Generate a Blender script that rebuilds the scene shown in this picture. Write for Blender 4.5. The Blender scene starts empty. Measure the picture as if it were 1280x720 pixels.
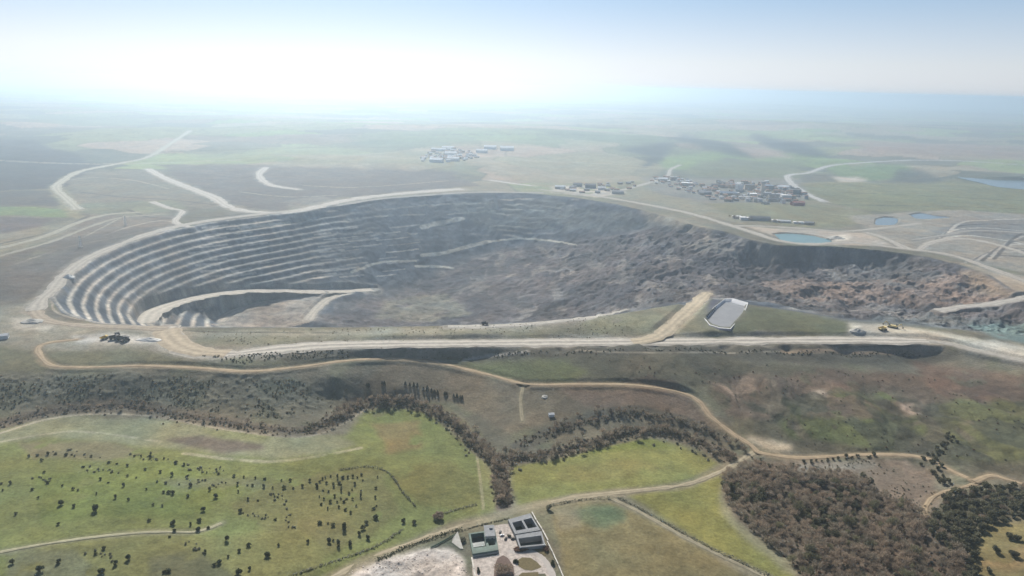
import bpy, math, random
import numpy as np
from mathutils import Vector, Matrix

# ------------------------------------------------------------------ camera, sky, sun
S = bpy.context.scene
COL = S.collection
CAM_H = 370.0
F_PX = 854.0                       # focal length in pixels of a 1280 wide frame
PITCH = math.atan(254 / F_PX)
ROLL = math.radians(1.45)
cp, sp = math.cos(PITCH), math.sin(PITCH)
Fv = np.array([0, cp, -sp]); R0 = np.array([1.0, 0, 0]); U0 = np.array([0, sp, cp])
Rv = math.cos(ROLL) * R0 + math.sin(ROLL) * U0
Uv = -math.sin(ROLL) * R0 + math.cos(ROLL) * U0

cam_d = bpy.data.cameras.new('camera')
cam_d.sensor_width = 36.0
cam_d.lens = 36.0 * F_PX / 1280.0
cam_d.clip_start = 1.0
cam_d.clip_end = 200000.0
cam = bpy.data.objects.new('camera', cam_d)
COL.objects.link(cam)
M = Matrix(((Rv[0], Uv[0], -Fv[0], 0), (Rv[1], Uv[1], -Fv[1], 0), (Rv[2], Uv[2], -Fv[2], CAM_H), (0, 0, 0, 1)))
cam.matrix_world = M
S.camera = cam

SUN_AZ = math.radians(-15)         # from straight ahead, negative = left
SUN_EL = math.radians(36)
world = bpy.data.worlds.new('World')
S.world = world
world.use_nodes = True
wn = world.node_tree
wn.nodes.clear()
sky = wn.nodes.new('ShaderNodeTexSky')
sky.sky_type = 'NISHITA'
sky.sun_disc = False
sky.sun_elevation = SUN_EL
sky.sun_rotation = SUN_AZ
sky.altitude = 300
sky.air_density = 1.0
sky.dust_density = 0.7
sky.ozone_density = 1.0
bg = wn.nodes.new('ShaderNodeBackground')
bg.inputs['Strength'].default_value = 0.05
wo = wn.nodes.new('ShaderNodeOutputWorld')
# pale dusty air low over the horizon, blue above
w_tc = wn.nodes.new('ShaderNodeTexCoord'); w_sx = wn.nodes.new('ShaderNodeSeparateXYZ')
wn.links.new(w_tc.outputs['Generated'], w_sx.inputs[0])
w_mr = wn.nodes.new('ShaderNodeMapRange'); w_mr.interpolation_type = 'SMOOTHSTEP'
w_mr.inputs['From Min'].default_value = -0.01; w_mr.inputs['From Max'].default_value = 0.35
w_mr.inputs['To Min'].default_value = 1.0; w_mr.inputs['To Max'].default_value = 0.0
wn.links.new(w_sx.outputs['Z'], w_mr.inputs['Value'])
w_bw = wn.nodes.new('ShaderNodeRGBToBW'); wn.links.new(sky.outputs[0], w_bw.inputs[0])
w_ti = wn.nodes.new('ShaderNodeVectorMath'); w_ti.operation = 'SCALE'
w_cr = wn.nodes.new('ShaderNodeValToRGB'); w_cr.color_ramp.elements[0].position = 0.0; w_cr.color_ramp.elements[0].color = (1.22, 1.25, 1.29, 1)
w_cr.color_ramp.elements[1].position = 0.16; w_cr.color_ramp.elements[1].color = (0.47, 0.90, 1.5, 1)
e_ = w_cr.color_ramp.elements.new(0.035); e_.color = (1.12, 1.2, 1.27, 1)
wn.links.new(w_sx.outputs['Z'], w_cr.inputs[0]); wn.links.new(w_cr.outputs[0], w_ti.inputs[0])
w_lm = wn.nodes.new('ShaderNodeMath'); w_lm.operation = 'MULTIPLY_ADD'; w_lm.inputs[1].default_value = 0.62; w_lm.inputs[2].default_value = 3.5   # dust evens the sky out
wn.links.new(w_bw.outputs[0], w_lm.inputs[0]); wn.links.new(w_lm.outputs[0], w_ti.inputs['Scale'])
w_mx = wn.nodes.new('ShaderNodeMix'); w_mx.data_type = 'RGBA'
wn.links.new(w_mr.outputs[0], w_mx.inputs['Factor']); wn.links.new(sky.outputs[0], w_mx.inputs['A']); wn.links.new(w_ti.outputs[0], w_mx.inputs['B'])
wn.links.new(w_mx.outputs['Result'], bg.inputs['Color'])
wn.links.new(bg.outputs[0], wo.inputs['Surface'])

sun_d = bpy.data.lights.new('sun', 'SUN')
sun_d.energy = 4.9
sun_d.angle = math.radians(0.5)
sun_d.color = (1.0, 0.945, 0.85)
sun = bpy.data.objects.new('sun', sun_d)
sdir = Vector((math.sin(SUN_AZ) * math.cos(SUN_EL), math.cos(SUN_AZ) * math.cos(SUN_EL), math.sin(SUN_EL)))
sun.rotation_euler = (-sdir).to_track_quat('-Z', 'Y').to_euler()
sun.location = (0, 0, 900)
COL.objects.link(sun)

S.view_settings.view_transform = 'Standard'
S.view_settings.look = 'None'
S.view_settings.exposure = 0.6
S.view_settings.gamma = 1.0
S.view_settings.use_curve_mapping = False
S.cycles.use_denoising = True
S.cycles.max_bounces = 4
S.cycles.diffuse_bounces = 2
S.cycles.glossy_bounces = 1
S.cycles.transmission_bounces = 1
S.cycles.volume_bounces = 3
S.cycles.transparent_max_bounces = 4

HAZE_DENSITY = 1.42e-4
HAZE_COLOR = (0.71, 0.86, 1.0, 1)
HAZE_ANISO = 0.78

# ------------------------------------------------------------------ small helpers
rs = np.random.RandomState(7)
random.seed(7)

def rays(px, py):
    px = np.asarray(px, float); py = np.asarray(py, float)
    return (Fv[None, :] + ((px - 640) / F_PX)[:, None] * Rv[None, :] + ((360 - py) / F_PX)[:, None] * Uv[None, :])

def unproj(px, py, z):
    """pixel of the photograph -> ground point on the level z"""
    d = rays(np.atleast_1d(px), np.atleast_1d(py))
    k = (np.asarray(z, float) - CAM_H) / d[:, 2]
    return d[:, 0] * k, d[:, 1] * k

_tab = rs.rand(256, 256).astype(np.float32)
def vnoise(x, y, seed=0):
    x = x + seed * 37.31; y = y + seed * 91.7
    xi = np.floor(x).astype(np.int64); yi = np.floor(y).astype(np.int64)
    fx = (x - xi).astype(np.float32); fy = (y - yi).astype(np.float32)
    fx = fx * fx * (3 - 2 * fx); fy = fy * fy * (3 - 2 * fy)
    a = _tab[xi & 255, yi & 255]; b = _tab[(xi + 1) & 255, yi & 255]
    c = _tab[xi & 255, (yi + 1) & 255]; d = _tab[(xi + 1) & 255, (yi + 1) & 255]
    return (a + (b - a) * fx) * (1 - fy) + (c + (d - c) * fx) * fy   # 0..1

def fbm(x, y, scale, octv=4, seed=0, gain=0.5):
    s = 0; a = 1.0; t = 0; ca, sa = 0.8, 0.6
    x = x / scale; y = y / scale
    for o in range(octv):
        s = s + a * vnoise(x, y, seed + o * 3); t += a; a *= gain
        x, y = 2.03 * (ca * x - sa * y), 2.03 * (sa * x + ca * y)
    return s / t

def ridged(x, y, scale, octv=4, seed=0):
    s = 0; a = 1.0; t = 0; ca, sa = 0.8, 0.6
    x = x / scale; y = y / scale
    for o in range(octv):
        s = s + a * (1 - np.abs(2 * vnoise(x, y, seed + o * 3) - 1)); t += a; a *= 0.5
        x, y = 2.03 * (ca * x - sa * y), 2.03 * (sa * x + ca * y)
    return s / t

def sstep(a, b, x):
    t = np.clip((x - a) / (b - a), 0, 1)
    return t * t * (3 - 2 * t)

class RBF:
    """smooth surface through scattered heights (kernel r, with a plane)"""
    def __init__(s, x, y, z, sc=1000.0, smooth=1e-3, c=0.0):
        s.c2 = np.float32((c / sc) ** 2)
        x = np.asarray(x) / sc; y = np.asarray(y) / sc; n = len(x)
        r = np.sqrt((x[:, None] - x[None]) ** 2 + (y[:, None] - y[None]) ** 2 + s.c2)
        A = np.zeros((n + 1, n + 1)); A[:n, :n] = r - np.eye(n) * smooth; A[:n, n] = 1; A[n, :n] = 1
        b = np.zeros(n + 1); b[:n] = z
        s.w = np.linalg.lstsq(A, b, rcond=None)[0].astype(np.float32); s.x = x.astype(np.float32); s.y = y.astype(np.float32); s.sc = sc
    def __call__(s, x, y):
        x = np.asarray(x); sh = x.shape
        x = (x.ravel() / s.sc).astype(np.float32); y = (np.asarray(y).ravel() / s.sc).astype(np.float32)
        out = np.empty(len(x), np.float32)
        for i in range(0, len(x), 20000):
            dx = x[i:i + 20000, None] - s.x[None]; dy = y[i:i + 20000, None] - s.y[None]
            out[i:i + 20000] = np.sqrt(dx * dx + dy * dy + s.c2) @ s.w[:-1] + s.w[-1]
        return out.reshape(sh)

def inpoly(x, y, P):
    r = np.zeros(x.shape, bool); n = len(P)
    for i in range(n):
        x0, y0 = P[i]; x1, y1 = P[(i + 1) % n]
        if y0 == y1: continue
        c = ((y0 > y) != (y1 > y)) & (x < (x1 - x0) * (y - y0) / (y1 - y0) + x0)
        r ^= c
    return r

def tag(o, label=None, cat=None, group=None, kind=None):
    if label: o['label'] = label
    if cat: o['category'] = cat
    if group: o['group'] = group
    if kind: o['kind'] = kind
    return o

class MB:
    """collects shapes and links them as one mesh object"""
    def __init__(s): s.v = []; s.f = []; s.m = []
    def add(s, vs, fs, mi=0):
        b = len(s.v); s.v += [tuple(v) for v in vs]; s.f += [tuple(i + b for i in f) for f in fs]; s.m += [mi] * len(fs)
    def box(s, c, d, rz=0.0, mi=0, bottom=True):
        """c = centre of the base, d = full sizes"""
        hx, hy, h = d[0] / 2, d[1] / 2, d[2]; ca, sa = math.cos(rz), math.sin(rz)
        vs = [(c[0] + x * ca - y * sa, c[1] + x * sa + y * ca, c[2] + z) for z in (0, h) for x, y in ((-hx, -hy), (hx, -hy), (hx, hy), (-hx, hy))]
        fs = [(4, 5, 6, 7), (0, 1, 5, 4), (1, 2, 6, 5), (2, 3, 7, 6), (3, 0, 4, 7)] + ([(3, 2, 1, 0)] if bottom else [])
        s.add(vs, fs, mi)
    def tube(s, p, q, r0, r1, n=8, mi=0, cap=True):
        p = Vector(p); q = Vector(q); d = (q - p).normalized(); a = d.orthogonal().normalized(); b = d.cross(a)
        vs = [p + (a * math.cos(2 * math.pi * i / n) + b * math.sin(2 * math.pi * i / n)) * r0 for i in range(n)] + \
             [q + (a * math.cos(2 * math.pi * i / n) + b * math.sin(2 * math.pi * i / n)) * r1 for i in range(n)]
        fs = [(i, (i + 1) % n, n + (i + 1) % n, n + i) for i in range(n)]
        if cap: fs += [tuple(range(n - 1, -1, -1)), tuple(range(n, 2 * n))]
        s.add(vs, fs, mi)
    def mesh(s, name, mats, smooth=False):
        me = bpy.data.meshes.new(name); me.from_pydata(s.v, [], s.f)
        for m in (mats if isinstance(mats, (list, tuple)) else [mats]): me.materials.append(m)
        me.polygons.foreach_set('material_index', s.m)
        if smooth: me.polygons.foreach_set('use_smooth', [True] * len(s.f))
        me.update(); return me
    def build(s, name, mats, parent=None, smooth=False):
        o = bpy.data.objects.new(name, s.mesh(name, mats, smooth)); COL.objects.link(o)
        if parent: o.parent = parent
        return o

def empty(name, loc, rz=0.0):
    o = bpy.data.objects.new(name, None); COL.objects.link(o); o.location = loc; o.rotation_euler = (0, 0, rz); o.empty_display_size = 1
    return o

def copy_tree(o, parent=None):
    c = o.copy(); COL.objects.link(c)
    if parent: c.parent = parent
    for ch in [k for k in bpy.data.objects if k.parent == o]: copy_tree(ch, c)
    return c

# ------------------------------------------------------------------ materials
def mat(name, col, rough=0.9, noise=0.25, scale=0.3, spec=0.15, col2=None, metallic=0.0, island=0.0, trans=0.0):
    m = bpy.data.materials.new(name); m.use_nodes = True; t = m.node_tree; p = t.nodes['Principled BSDF']
    p.inputs['Roughness'].default_value = rough; p.inputs['Specular IOR Level'].default_value = spec; p.inputs['Metallic'].default_value = metallic
    tc = t.nodes.new('ShaderNodeNewGeometry'); n = t.nodes.new('ShaderNodeTexNoise'); n.inputs['Scale'].default_value = scale
    n.inputs['Detail'].default_value = 5; n.inputs['Roughness'].default_value = 0.65
    t.links.new(tc.outputs['Position'], n.inputs['Vector'])
    mx = t.nodes.new('ShaderNodeMix'); mx.data_type = 'RGBA'
    c2 = col2 or tuple(c * (1 - noise) for c in col); c1 = col if col2 else tuple(min(1, c * (1 + noise)) for c in col)
    mx.inputs['A'].default_value = (*c2, 1); mx.inputs['B'].default_value = (*c1, 1)
    mr = t.nodes.new('ShaderNodeMapRange'); mr.inputs['From Min'].default_value = 0.3; mr.inputs['From Max'].default_value = 0.7
    t.links.new(n.outputs['Fac'], mr.inputs['Value']); t.links.new(mr.outputs['Result'], mx.inputs['Factor'])
    out = mx.outputs['Result']
    if island > 0:
        hs = t.nodes.new('ShaderNodeHueSaturation'); oi = t.nodes.new('ShaderNodeObjectInfo')
        ad = t.nodes.new('ShaderNodeMath'); ad.operation = 'ADD'
        t.links.new(tc.outputs['Random Per Island'], ad.inputs[0]); t.links.new(oi.outputs['Random'], ad.inputs[1])
        m2 = t.nodes.new('ShaderNodeMapRange'); m2.inputs['From Max'].default_value = 2.0
        m2.inputs['To Min'].default_value = 1 - island; m2.inputs['To Max'].default_value = 1 + island
        t.links.new(ad.outputs[0], m2.inputs['Value']); t.links.new(m2.outputs['Result'], hs.inputs['Value'])
        t.links.new(out, hs.inputs['Color']); out = hs.outputs['Color']
    t.links.new(out, p.inputs['Base Color'])
    if trans > 0:                                     # thin leaves and twigs let light through
        tr = t.nodes.new('ShaderNodeBsdfTranslucent'); t.links.new(out, tr.inputs['Color']); ms = t.nodes.new('ShaderNodeMixShader'); ms.inputs[0].default_value = trans
        t.links.new(p.outputs[0], ms.inputs[1]); t.links.new(tr.outputs[0], ms.inputs[2]); t.links.new(ms.outputs[0], t.nodes['Material Output'].inputs['Surface'])
    return m
# ------------------------------------------------------------------ the lie of the land
RIM = [(62, 372), (80, 348), (110, 326), (150, 307), (200, 290), (260, 278), (330, 269), (400, 258), (470, 249), (540, 243), (600, 241), (660, 241),
       (720, 247), (770, 255), (820, 267), (860, 280), (905, 289), (940, 300), (975, 307), (1040, 308), (1100, 313), (1160, 321), (1200, 331), (1240, 345),
       (1275, 368), (1330, 400), (1330, 425), (1270, 420), (1200, 412), (1130, 404), (1060, 400), (1000, 390), (940, 381), (890, 373), (830, 383), (770, 393), (700, 400), (640, 404),
       (560, 407), (440, 409), (350, 409), (260, 409), (200, 410), (120, 404), (78, 392)]
RAMP1 = [(182, 404, -98), (190, 391, -102), (215, 380, -110), (250, 371, -118), (290, 365, -128), (340, 363, -142), (400, 364, -160), (465, 362, -180)]
RAMP2 = [(272, 402, -164), (292, 389, -165), (330, 378, -165), (375, 372, -163), (402, 365, -161)]
RAMP3 = [(385, 400, -168), (396, 386, -169), (412, 373, -169), (436, 366, -171)]
PITPTS = RAMP1 + RAMP2 + RAMP3 + [
    (310, 396, -167), (345, 392, -168), (360, 381, -166), (390, 378, -167), (440, 385, -180), (480, 395, -186), (430, 402, -178),
    (500, 360, -190), (545, 340, -172), (600, 319, -148), (650, 306, -122), (740, 298, -82), (800, 287, -45), (860, 293, -28),
    (560, 390, -196), (520, 380, -198), (620, 350, -168), (640, 385, -172), (700, 340, -135), (720, 375, -140), (780, 320, -85), (800, 360, -95), (850, 330, -62), (880, 358, -52),
    (950, 335, -58), (985, 335, -62), (950, 372, -32), (1040, 334, -58), (1040, 355, -44), (1050, 388, -26), (1095, 328, -46), (1130, 345, -26), (1130, 375, -34),
    (1180, 345, -16), (1190, 380, -34), (1130, 398, -24), (1230, 375, -24), (1220, 395, -32), (1280, 395, -34), (1290, 412, -22)]
RIVER = [(-60, 545), (0, 530), (60, 516), (110, 510), (165, 509), (210, 517), (270, 527), (330, 536), (380, 540), (420, 523), (450, 506), (500, 503), (540, 513), (575, 537), (600, 560),
         (620, 573), (650, 573), (700, 566), (740, 555), (800, 540), (850, 545), (890, 560), (920, 575)]
OUTER = [(0, 405, 0), (-80, 410, 0), (20, 430, -3), (120, 425, 0), (200, 425, 0), (300, 432, 0), (400, 432, 0), (500, 429, 0), (600, 428, 0), (700, 428, 0), (800, 426, 0), (900, 425, 0), (1000, 425, 0), (1100, 425, 0), (1160, 427, 0), (1220, 438, -1), (1280, 452, -2), (1350, 470, -4),
         (300, 456, -2.5), (400, 450, -5), (480, 444, -9), (600, 443, -16), (700, 443, -18), (750, 442, -20), (820, 442, -21), (900, 443, -22), (980, 443, -22), (1050, 443, -21), (1150, 447, -17), (1280, 480, -14), (60, 455, -4), (0, 450, -6), (180, 453, -3), (230, 457, -4),
         (0, 478, -10), (150, 472, -9), (300, 474, -11), (420, 470, -14), (600, 480, -28), (750, 490, -28), (850, 500, -30), (1000, 500, -30), (1150, 500, -26), (1280, 520, -20), (1400, 540, -16),
         (0, 515, -25), (100, 498, -23), (200, 503, -25), (300, 515, -28), (370, 520, -31), (410, 500, -36), (500, 485, -32),
         (0, 560, -28), (100, 560, -27), (200, 570, -28), (300, 570, -30), (400, 580, -35), (500, 560, -44), (560, 600, -42), (450, 640, -36), (300, 640, -28), (150, 640, -22), (0, 640, -22), (0, 720, -18), (150, 720, -19), (300, 720, -25), (420, 715, -33), (-150, 640, -20),
         (700, 600, -44), (800, 580, -44), (850, 600, -44), (640, 660, -40), (700, 700, -38), (800, 680, -36), (900, 710, -36), (850, 640, -42), (950, 620, -48), (1050, 650, -46), (1100, 700, -40), (1200, 720, -32), (1280, 690, -24), (1280, 640, -26), (1180, 620, -36), (1080, 600, -42), (1100, 560, -36), (1200, 580, -30), (1400, 650, -18),
         (600, 800, -36), (200, 800, -22), (1000, 800, -34)] + [(p[0], p[1], -30 if p[0] < 350 else -38 if p[0] < 430 else -47) for p in RIVER]

def dens(L, step=22):
    o = []
    for a, c in zip(L[:-1], L[1:]):
        n = max(1, int(math.hypot(c[0] - a[0], c[1] - a[1]) / step)); o += [tuple(a[k] + (c[k] - a[k]) * i / n for k in range(3)) for i in range(n)]
    return o + [L[-1]]
OUTER += dens([(225, 435, 0), (248, 441, 0), (290, 442, 0), (340, 437, 0), (400, 432, 0), (470, 430, 0), (560, 429, 0), (700, 428, 0), (800, 427, 0), (900, 426, 0), (1000, 425, 0), (1160, 426, 0), (1220, 438, -1), (1290, 453, -2)])
OUTER += dens([(230, 450, -1), (290, 451, -1.5), (400, 442, -3), (480, 439, -7), (600, 439, -13), (750, 438, -15), (900, 437, -16), (1050, 436, -16), (1150, 438, -13), (1220, 449, -9), (1290, 464, -8)])
OUTER += dens([(240, 414, 0), (400, 413, 0), (560, 411, 0), (700, 404, 0), (790, 394, 0), (820, 404, 0), (890, 412, 0), (1000, 412, 0), (1100, 414, 0)], 40)

def pts3(L):
    a = np.array(L, float); x, y = unproj(a[:, 0], a[:, 1], a[:, 2]); return x, y, a[:, 2]

def resample(P, step):
    P = np.asarray(P, float); d = np.r_[0, np.cumsum(np.hypot(*np.diff(P[:, :2], axis=0).T))]
    n = max(2, int(d[-1] / step) + 1); t = np.linspace(0, d[-1], n)
    return np.stack([np.interp(t, d, P[:, k]) for k in range(P.shape[1])], 1)

def spline(P, n=8):
    """Catmull-Rom through pixel points"""
    P = np.asarray(P, float); Q = np.vstack([2 * P[0] - P[1], P, 2 * P[-1] - P[-2]]); out = []
    for i in range(1, len(Q) - 2):
        for t in np.linspace(0, 1, n, endpoint=False):
            a, b, c, d = Q[i - 1], Q[i], Q[i + 1], Q[i + 2]
            out.append(0.5 * (2 * b + (c - a) * t + (2 * a - 5 * b + 4 * c - d) * t * t + (3 * b - a - 3 * c + d) * t ** 3))
    out.append(P[-1]); return np.array(out)

rim_px = np.array(RIM, float)
rim_xy = np.stack(unproj(rim_px[:, 0], rim_px[:, 1], np.zeros(len(RIM))), 1)
rim_d = resample(np.vstack([rim_xy, rim_xy[:1]]), 30.0)
# pit surface: the rim, the ramps and floor, and the foot of the steep near wall
px, py, pz = pts3(PITPTS)
near = [(120, 404, -50), (200, 410, -95), (260, 409, -130), (350, 409, -150), (440, 409, -160), (560, 407, -150), (640, 404, -130), (700, 400, -105), (770, 393, -75), (830, 383, -45)]
nx, ny = unproj([n[0] for n in near], [n[1] for n in near], 0)
nz = np.array([n[2] for n in near], float)
sc_px = [(820, 267, -8), (860, 280, -14), (905, 289, -16), (940, 300, -26), (960, 304, -38), (980, 307, -46), (1010, 308, -48), (1040, 308, -46), (1070, 310, -42), (1100, 313, -34), (1125, 316, -22)]
qx, qy = unproj([n[0] for n in sc_px], [n[1] for n in sc_px], 0); qz = np.array([n[2] for n in sc_px], float)
pit_rbf = RBF(np.r_[rim_d[:, 0], px, nx, qx], np.r_[rim_d[:, 1], py, ny - nz * 1.25, qy - 16 + qz * .15], np.r_[np.zeros(len(rim_d)), pz, nz, qz])
ox, oy, oz = pts3(OUTER)
fx_ = [(x, y, 0) for y in (1300, 1800, 2500, 4000, 8000, 30000) for x in (-1.3 * y, -0.95 * y, 0.95 * y, 1.3 * y)] + [(0, y, 0) for y in (2600, 3500, 6000, 12000, 40000)] + [(x, 150, -34) for x in (-600, 0, 600)]
fx_ = np.array(fx_, float)
out_rbf = RBF(np.r_[ox, rim_d[::2, 0], fx_[:, 0]], np.r_[oy, rim_d[::2, 1], fx_[:, 1]], np.r_[oz, np.zeros(len(rim_d[::2])), fx_[:, 2]], smooth=5e-3, c=4.0)

# the sheet: rows of constant distance, columns fanning out, so that cells stay a couple of metres in the mine
rows = [60, 150, 250, 320, 370]
y = 400.0
while y < 900: rows.append(y); y += 1.9
while y < 2600: rows.append(y); y += 2.6
st = 3.5
while y < 56000: rows.append(y); y += st; st *= 1.022
ROWS = np.array(rows)
TMAX = 1.36
NC = 1560
TC = np.linspace(-TMAX, TMAX, NC)
GX = ROWS[:, None] * TC[None, :]
GY = np.repeat(ROWS[:, None], NC, 1)
NR = len(ROWS)

inside = inpoly(GX, GY, rim_xy)
H = np.zeros(GX.shape, np.float32)
jr = ROWS < 3400
H[jr] = out_rbf(GX[jr], GY[jr]) * (1 - sstep(2300, 3300, GY[jr]))
pit = np.zeros_like(H)
pit[inside] = np.minimum(pit_rbf(GX[inside], GY[inside]), 0)
H[inside] = pit[inside]

def zat(x, y):
    x = np.asarray(x, float); y = np.clip(np.asarray(y, float), ROWS[0], ROWS[-2])
    j = np.clip(np.searchsorted(ROWS, y) - 1, 0, NR - 2); fj = (y - ROWS[j]) / (ROWS[j + 1] - ROWS[j])
    c = np.clip((x / y + TMAX) / (2 * TMAX) * (NC - 1), 0, NC - 1.001); i = c.astype(int); fi = c - i
    return (H[j, i] * (1 - fi) + H[j, i + 1] * fi) * (1 - fj) + (H[j + 1, i] * (1 - fi) + H[j + 1, i + 1] * fi) * fj

_gd = np.r_[np.arange(380, 3000, 4.0), np.geomspace(3000, 54000, 500)]
def at(px, py):
    """where the line of sight through a pixel of the photograph first meets the land: x, y, z arrays"""
    d = rays(np.atleast_1d(px), np.atleast_1d(py)); X = np.empty(len(d)); Y = np.empty(len(d))
    for k in range(len(d)):
        t = _gd / d[k, 1]; z = CAM_H + t * d[k, 2]; g = zat(d[k, 0] * t, _gd); b = np.nonzero(z < g)[0]
        if len(b) == 0: i = len(_gd) - 1; tt = t[i]
        elif b[0] == 0: tt = t[0]
        else:
            i = b[0]; e0 = z[i - 1] - g[i - 1]; e1 = z[i] - g[i]; w = e0 / (e0 - e1); tt = t[i - 1] * (1 - w) + t[i] * w
        X[k] = d[k, 0] * tt; Y[k] = d[k, 1] * tt
    return X, Y, zat(X, Y)

def box_slice(x0, x1, y0, y1):
    j0 = max(0, np.searchsorted(ROWS, y0) - 1); j1 = min(NR, np.searchsorted(ROWS, y1) + 1)
    ys = [max(y0, 1), max(y1, 2)]; ts = [x / y for x in (x0, x1) for y in ys]
    i0 = int(np.floor((min(ts) + TMAX) / (2 * TMAX) * (NC - 1))); i1 = int(np.ceil((max(ts) + TMAX) / (2 * TMAX) * (NC - 1))) + 1
    i0 = min(max(i0, 0), NC - 1); i1 = min(max(i1, 1), NC)
    return slice(j0, j1), slice(i0, max(i1, i0 + 1))

WX = (fbm(GX, GY, 60, 4, 11) - 0.5) * 2; WY = (fbm(GX, GY, 60, 4, 23) - 0.5) * 2

def ground_poly(P):
    P = np.asarray(P, float); x, y, z = at(P[:, 0], P[:, 1]); return np.stack([x, y], 1)

def poly_mask(P, warp=12.0, wpoly=None):
    """cells inside a polygon given by photo pixels laid on the land; edges wander by noise"""
    W = ground_poly(P) if wpoly is None else np.asarray(wpoly)
    pad = warp * 1.2 + 5
    s = box_slice(W[:, 0].min() - pad, W[:, 0].max() + pad, W[:, 1].min() - pad, W[:, 1].max() + pad)
    m = inpoly(GX[s] + WX[s] * warp, GY[s] + WY[s] * warp, W)
    return s, m

def blur(a, r, it=2):
    a = a.astype(np.float32)
    for _ in range(it):
        for ax in (0, 1):
            p = [(0, 0), (0, 0)]; p[ax] = (r + 1, r); c = np.cumsum(np.pad(a, p, mode='edge'), axis=ax, dtype=np.float64)
            n = 2 * r + 1
            a = ((c[n:] - c[:-n]) if ax == 0 else (c[:, n:] - c[:, :-n])) / n
            a = a.astype(np.float32)
    return a

# slumped debris fills the right half of the pit
DEB = [(395, 404), (425, 386), (448, 372), (500, 358), (545, 339), (600, 318), (650, 306), (740, 299), (800, 290), (850, 284), (875, 279), (905, 289), (940, 300), (975, 307), (1100, 313), (1160, 321), (1200, 331), (1275, 368), (1330, 400), (1330, 430), (1200, 412), (1060, 400), (890, 373), (770, 393), (640, 404), (560, 407), (440, 409)]
deb = np.zeros(H.shape, bool)
s_, m_ = poly_mask(DEB, 25.0); deb[s_] |= m_
deb &= inside
deb_s = blur(deb, 6) * inside
edge = blur(inside, 4)                   # fades noise out at the rim
edge = np.clip(edge * 2 - 1, 0, 1)

# benches
BH = 12.5
lw0 = 1 - sstep(-640, -330, GX + 0.12 * (GY - 1500))
ph_w = (fbm(GX, GY, 120, 3, 5) - 0.5) * (5 + 26 * (1 - lw0)) + (fbm(GX, GY, 14, 2, 55) - 0.5) * 1.4
zz = np.clip(-(pit + ph_w * edge), 0, 400) / BH
lv = np.floor(zz); fr = zz - lv
BERM = 0.36
ter = np.where(fr < BERM, lv + 0.06 * fr / BERM, lv + 0.06 + 0.94 * (fr - BERM) / (1 - BERM))
tmask = inside & (pit < -2)
leftw = 1 - sstep(-640, -330, GX + 0.12 * (GY - 1500))       # the benches on the left are swept clean
whole = sstep(0.44, 0.56, fbm(GX, GY * 1.6, 190, 3, 505))         # elsewhere they hold only in stretches
tw = np.clip(1 - 1.6 * deb_s, 0, 1) * tmask * np.clip(leftw + 0.05 + 0.38 * whole, 0, 1)
H = np.where(inside, H * (1 - tw) + (-ter * BH) * tw, H)
berm = (fr < 0.32) & tmask; H += (1 - tw) * tmask * (1 - deb_s) * edge * (ridged(GX, GY * .6, 45, 4, 71) - .62) * 10
# floor stays level
fl_s, fl_m = poly_mask([(262, 405), (300, 383), (372, 374), (398, 376), (388, 402)], 10)
# debris relief
rough = (ridged(GX * 0.75 + WX * 22, GY * 0.55 + WY * 22, 120, 5, 40) - 0.62) * 24 + (fbm(GX, GY, 26, 4, 60) - 0.5) * 9 + (ridged(GX, GY, 24, 4, 66) - 0.6) * 8 + (ridged(GX + WX * 6, GY * .7, 9, 2, 67) - .6) * 3.5
H += rough * deb_s * edge * (0.5 + 0.85 * sstep(-100, 420, GX))
H += inside * (1 - deb_s) * edge * (fbm(GX, GY, 12, 3, 77) - 0.5) * 1.6
# land outside
om = (1 - np.clip(blur(inside, 5) * 3, 0, 1)) * (~inside)
H += om * ((fbm(GX, GY, 45, 4, 80) - 0.5) * 2.0 + (fbm(GX, GY, 8, 2, 81) - 0.5) * 0.6) * (GY < 3500)
far = sstep(2700, 6000, GY)
far2 = sstep(2500, 3200, GY) * (1 - sstep(5000, 9000, GY))
H += far * ((fbm(GX * 0.8, GY, 2600, 4, 90) - 0.42) * 130) + far2 * (fbm(GX, GY, 700, 3, 95) - 0.45) * 60 * sstep(2500, 3000, GY)
# eroded slopes, right of centre below the haul road
s_, m_ = poly_mask([(800, 456), (1290, 482), (1290, 600), (1180, 585), (1000, 565), (930, 520), (860, 490), (760, 472)], 10)
gm = np.zeros(H.shape, np.float32); gm[s_] = m_; gm = blur(gm, 10)
H += gm * ((ridged(GX + WX * 15, GY * 0.45 + WY * 10, 75, 4, 110) - 0.65) * -16)
# brush slope at left
s_, m_ = poly_mask([(-30, 470), (140, 466), (300, 470), (420, 478), (440, 492), (400, 515), (350, 525), (250, 513), (150, 500), (60, 503), (-30, 515)], 10)
scrubm = np.zeros(H.shape, np.float32); scrubm[s_] = m_; scrubm = blur(scrubm, 3)
H += scrubm * ((ridged(GX, GY * 0.5, 60, 3, 130) - 0.6) * -4 + np.maximum(fbm(GX, GY, 6, 2, 131) - 0.45, 0) * 5)
# ------------------------------------------------------------------ roads: centre lines laid on the land
SAND = (0.36, 0.33, 0.285); TAN = (0.34, 0.26, 0.17); PALE = (0.42, 0.39, 0.345); GREY = (0.27, 0.255, 0.23)
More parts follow.
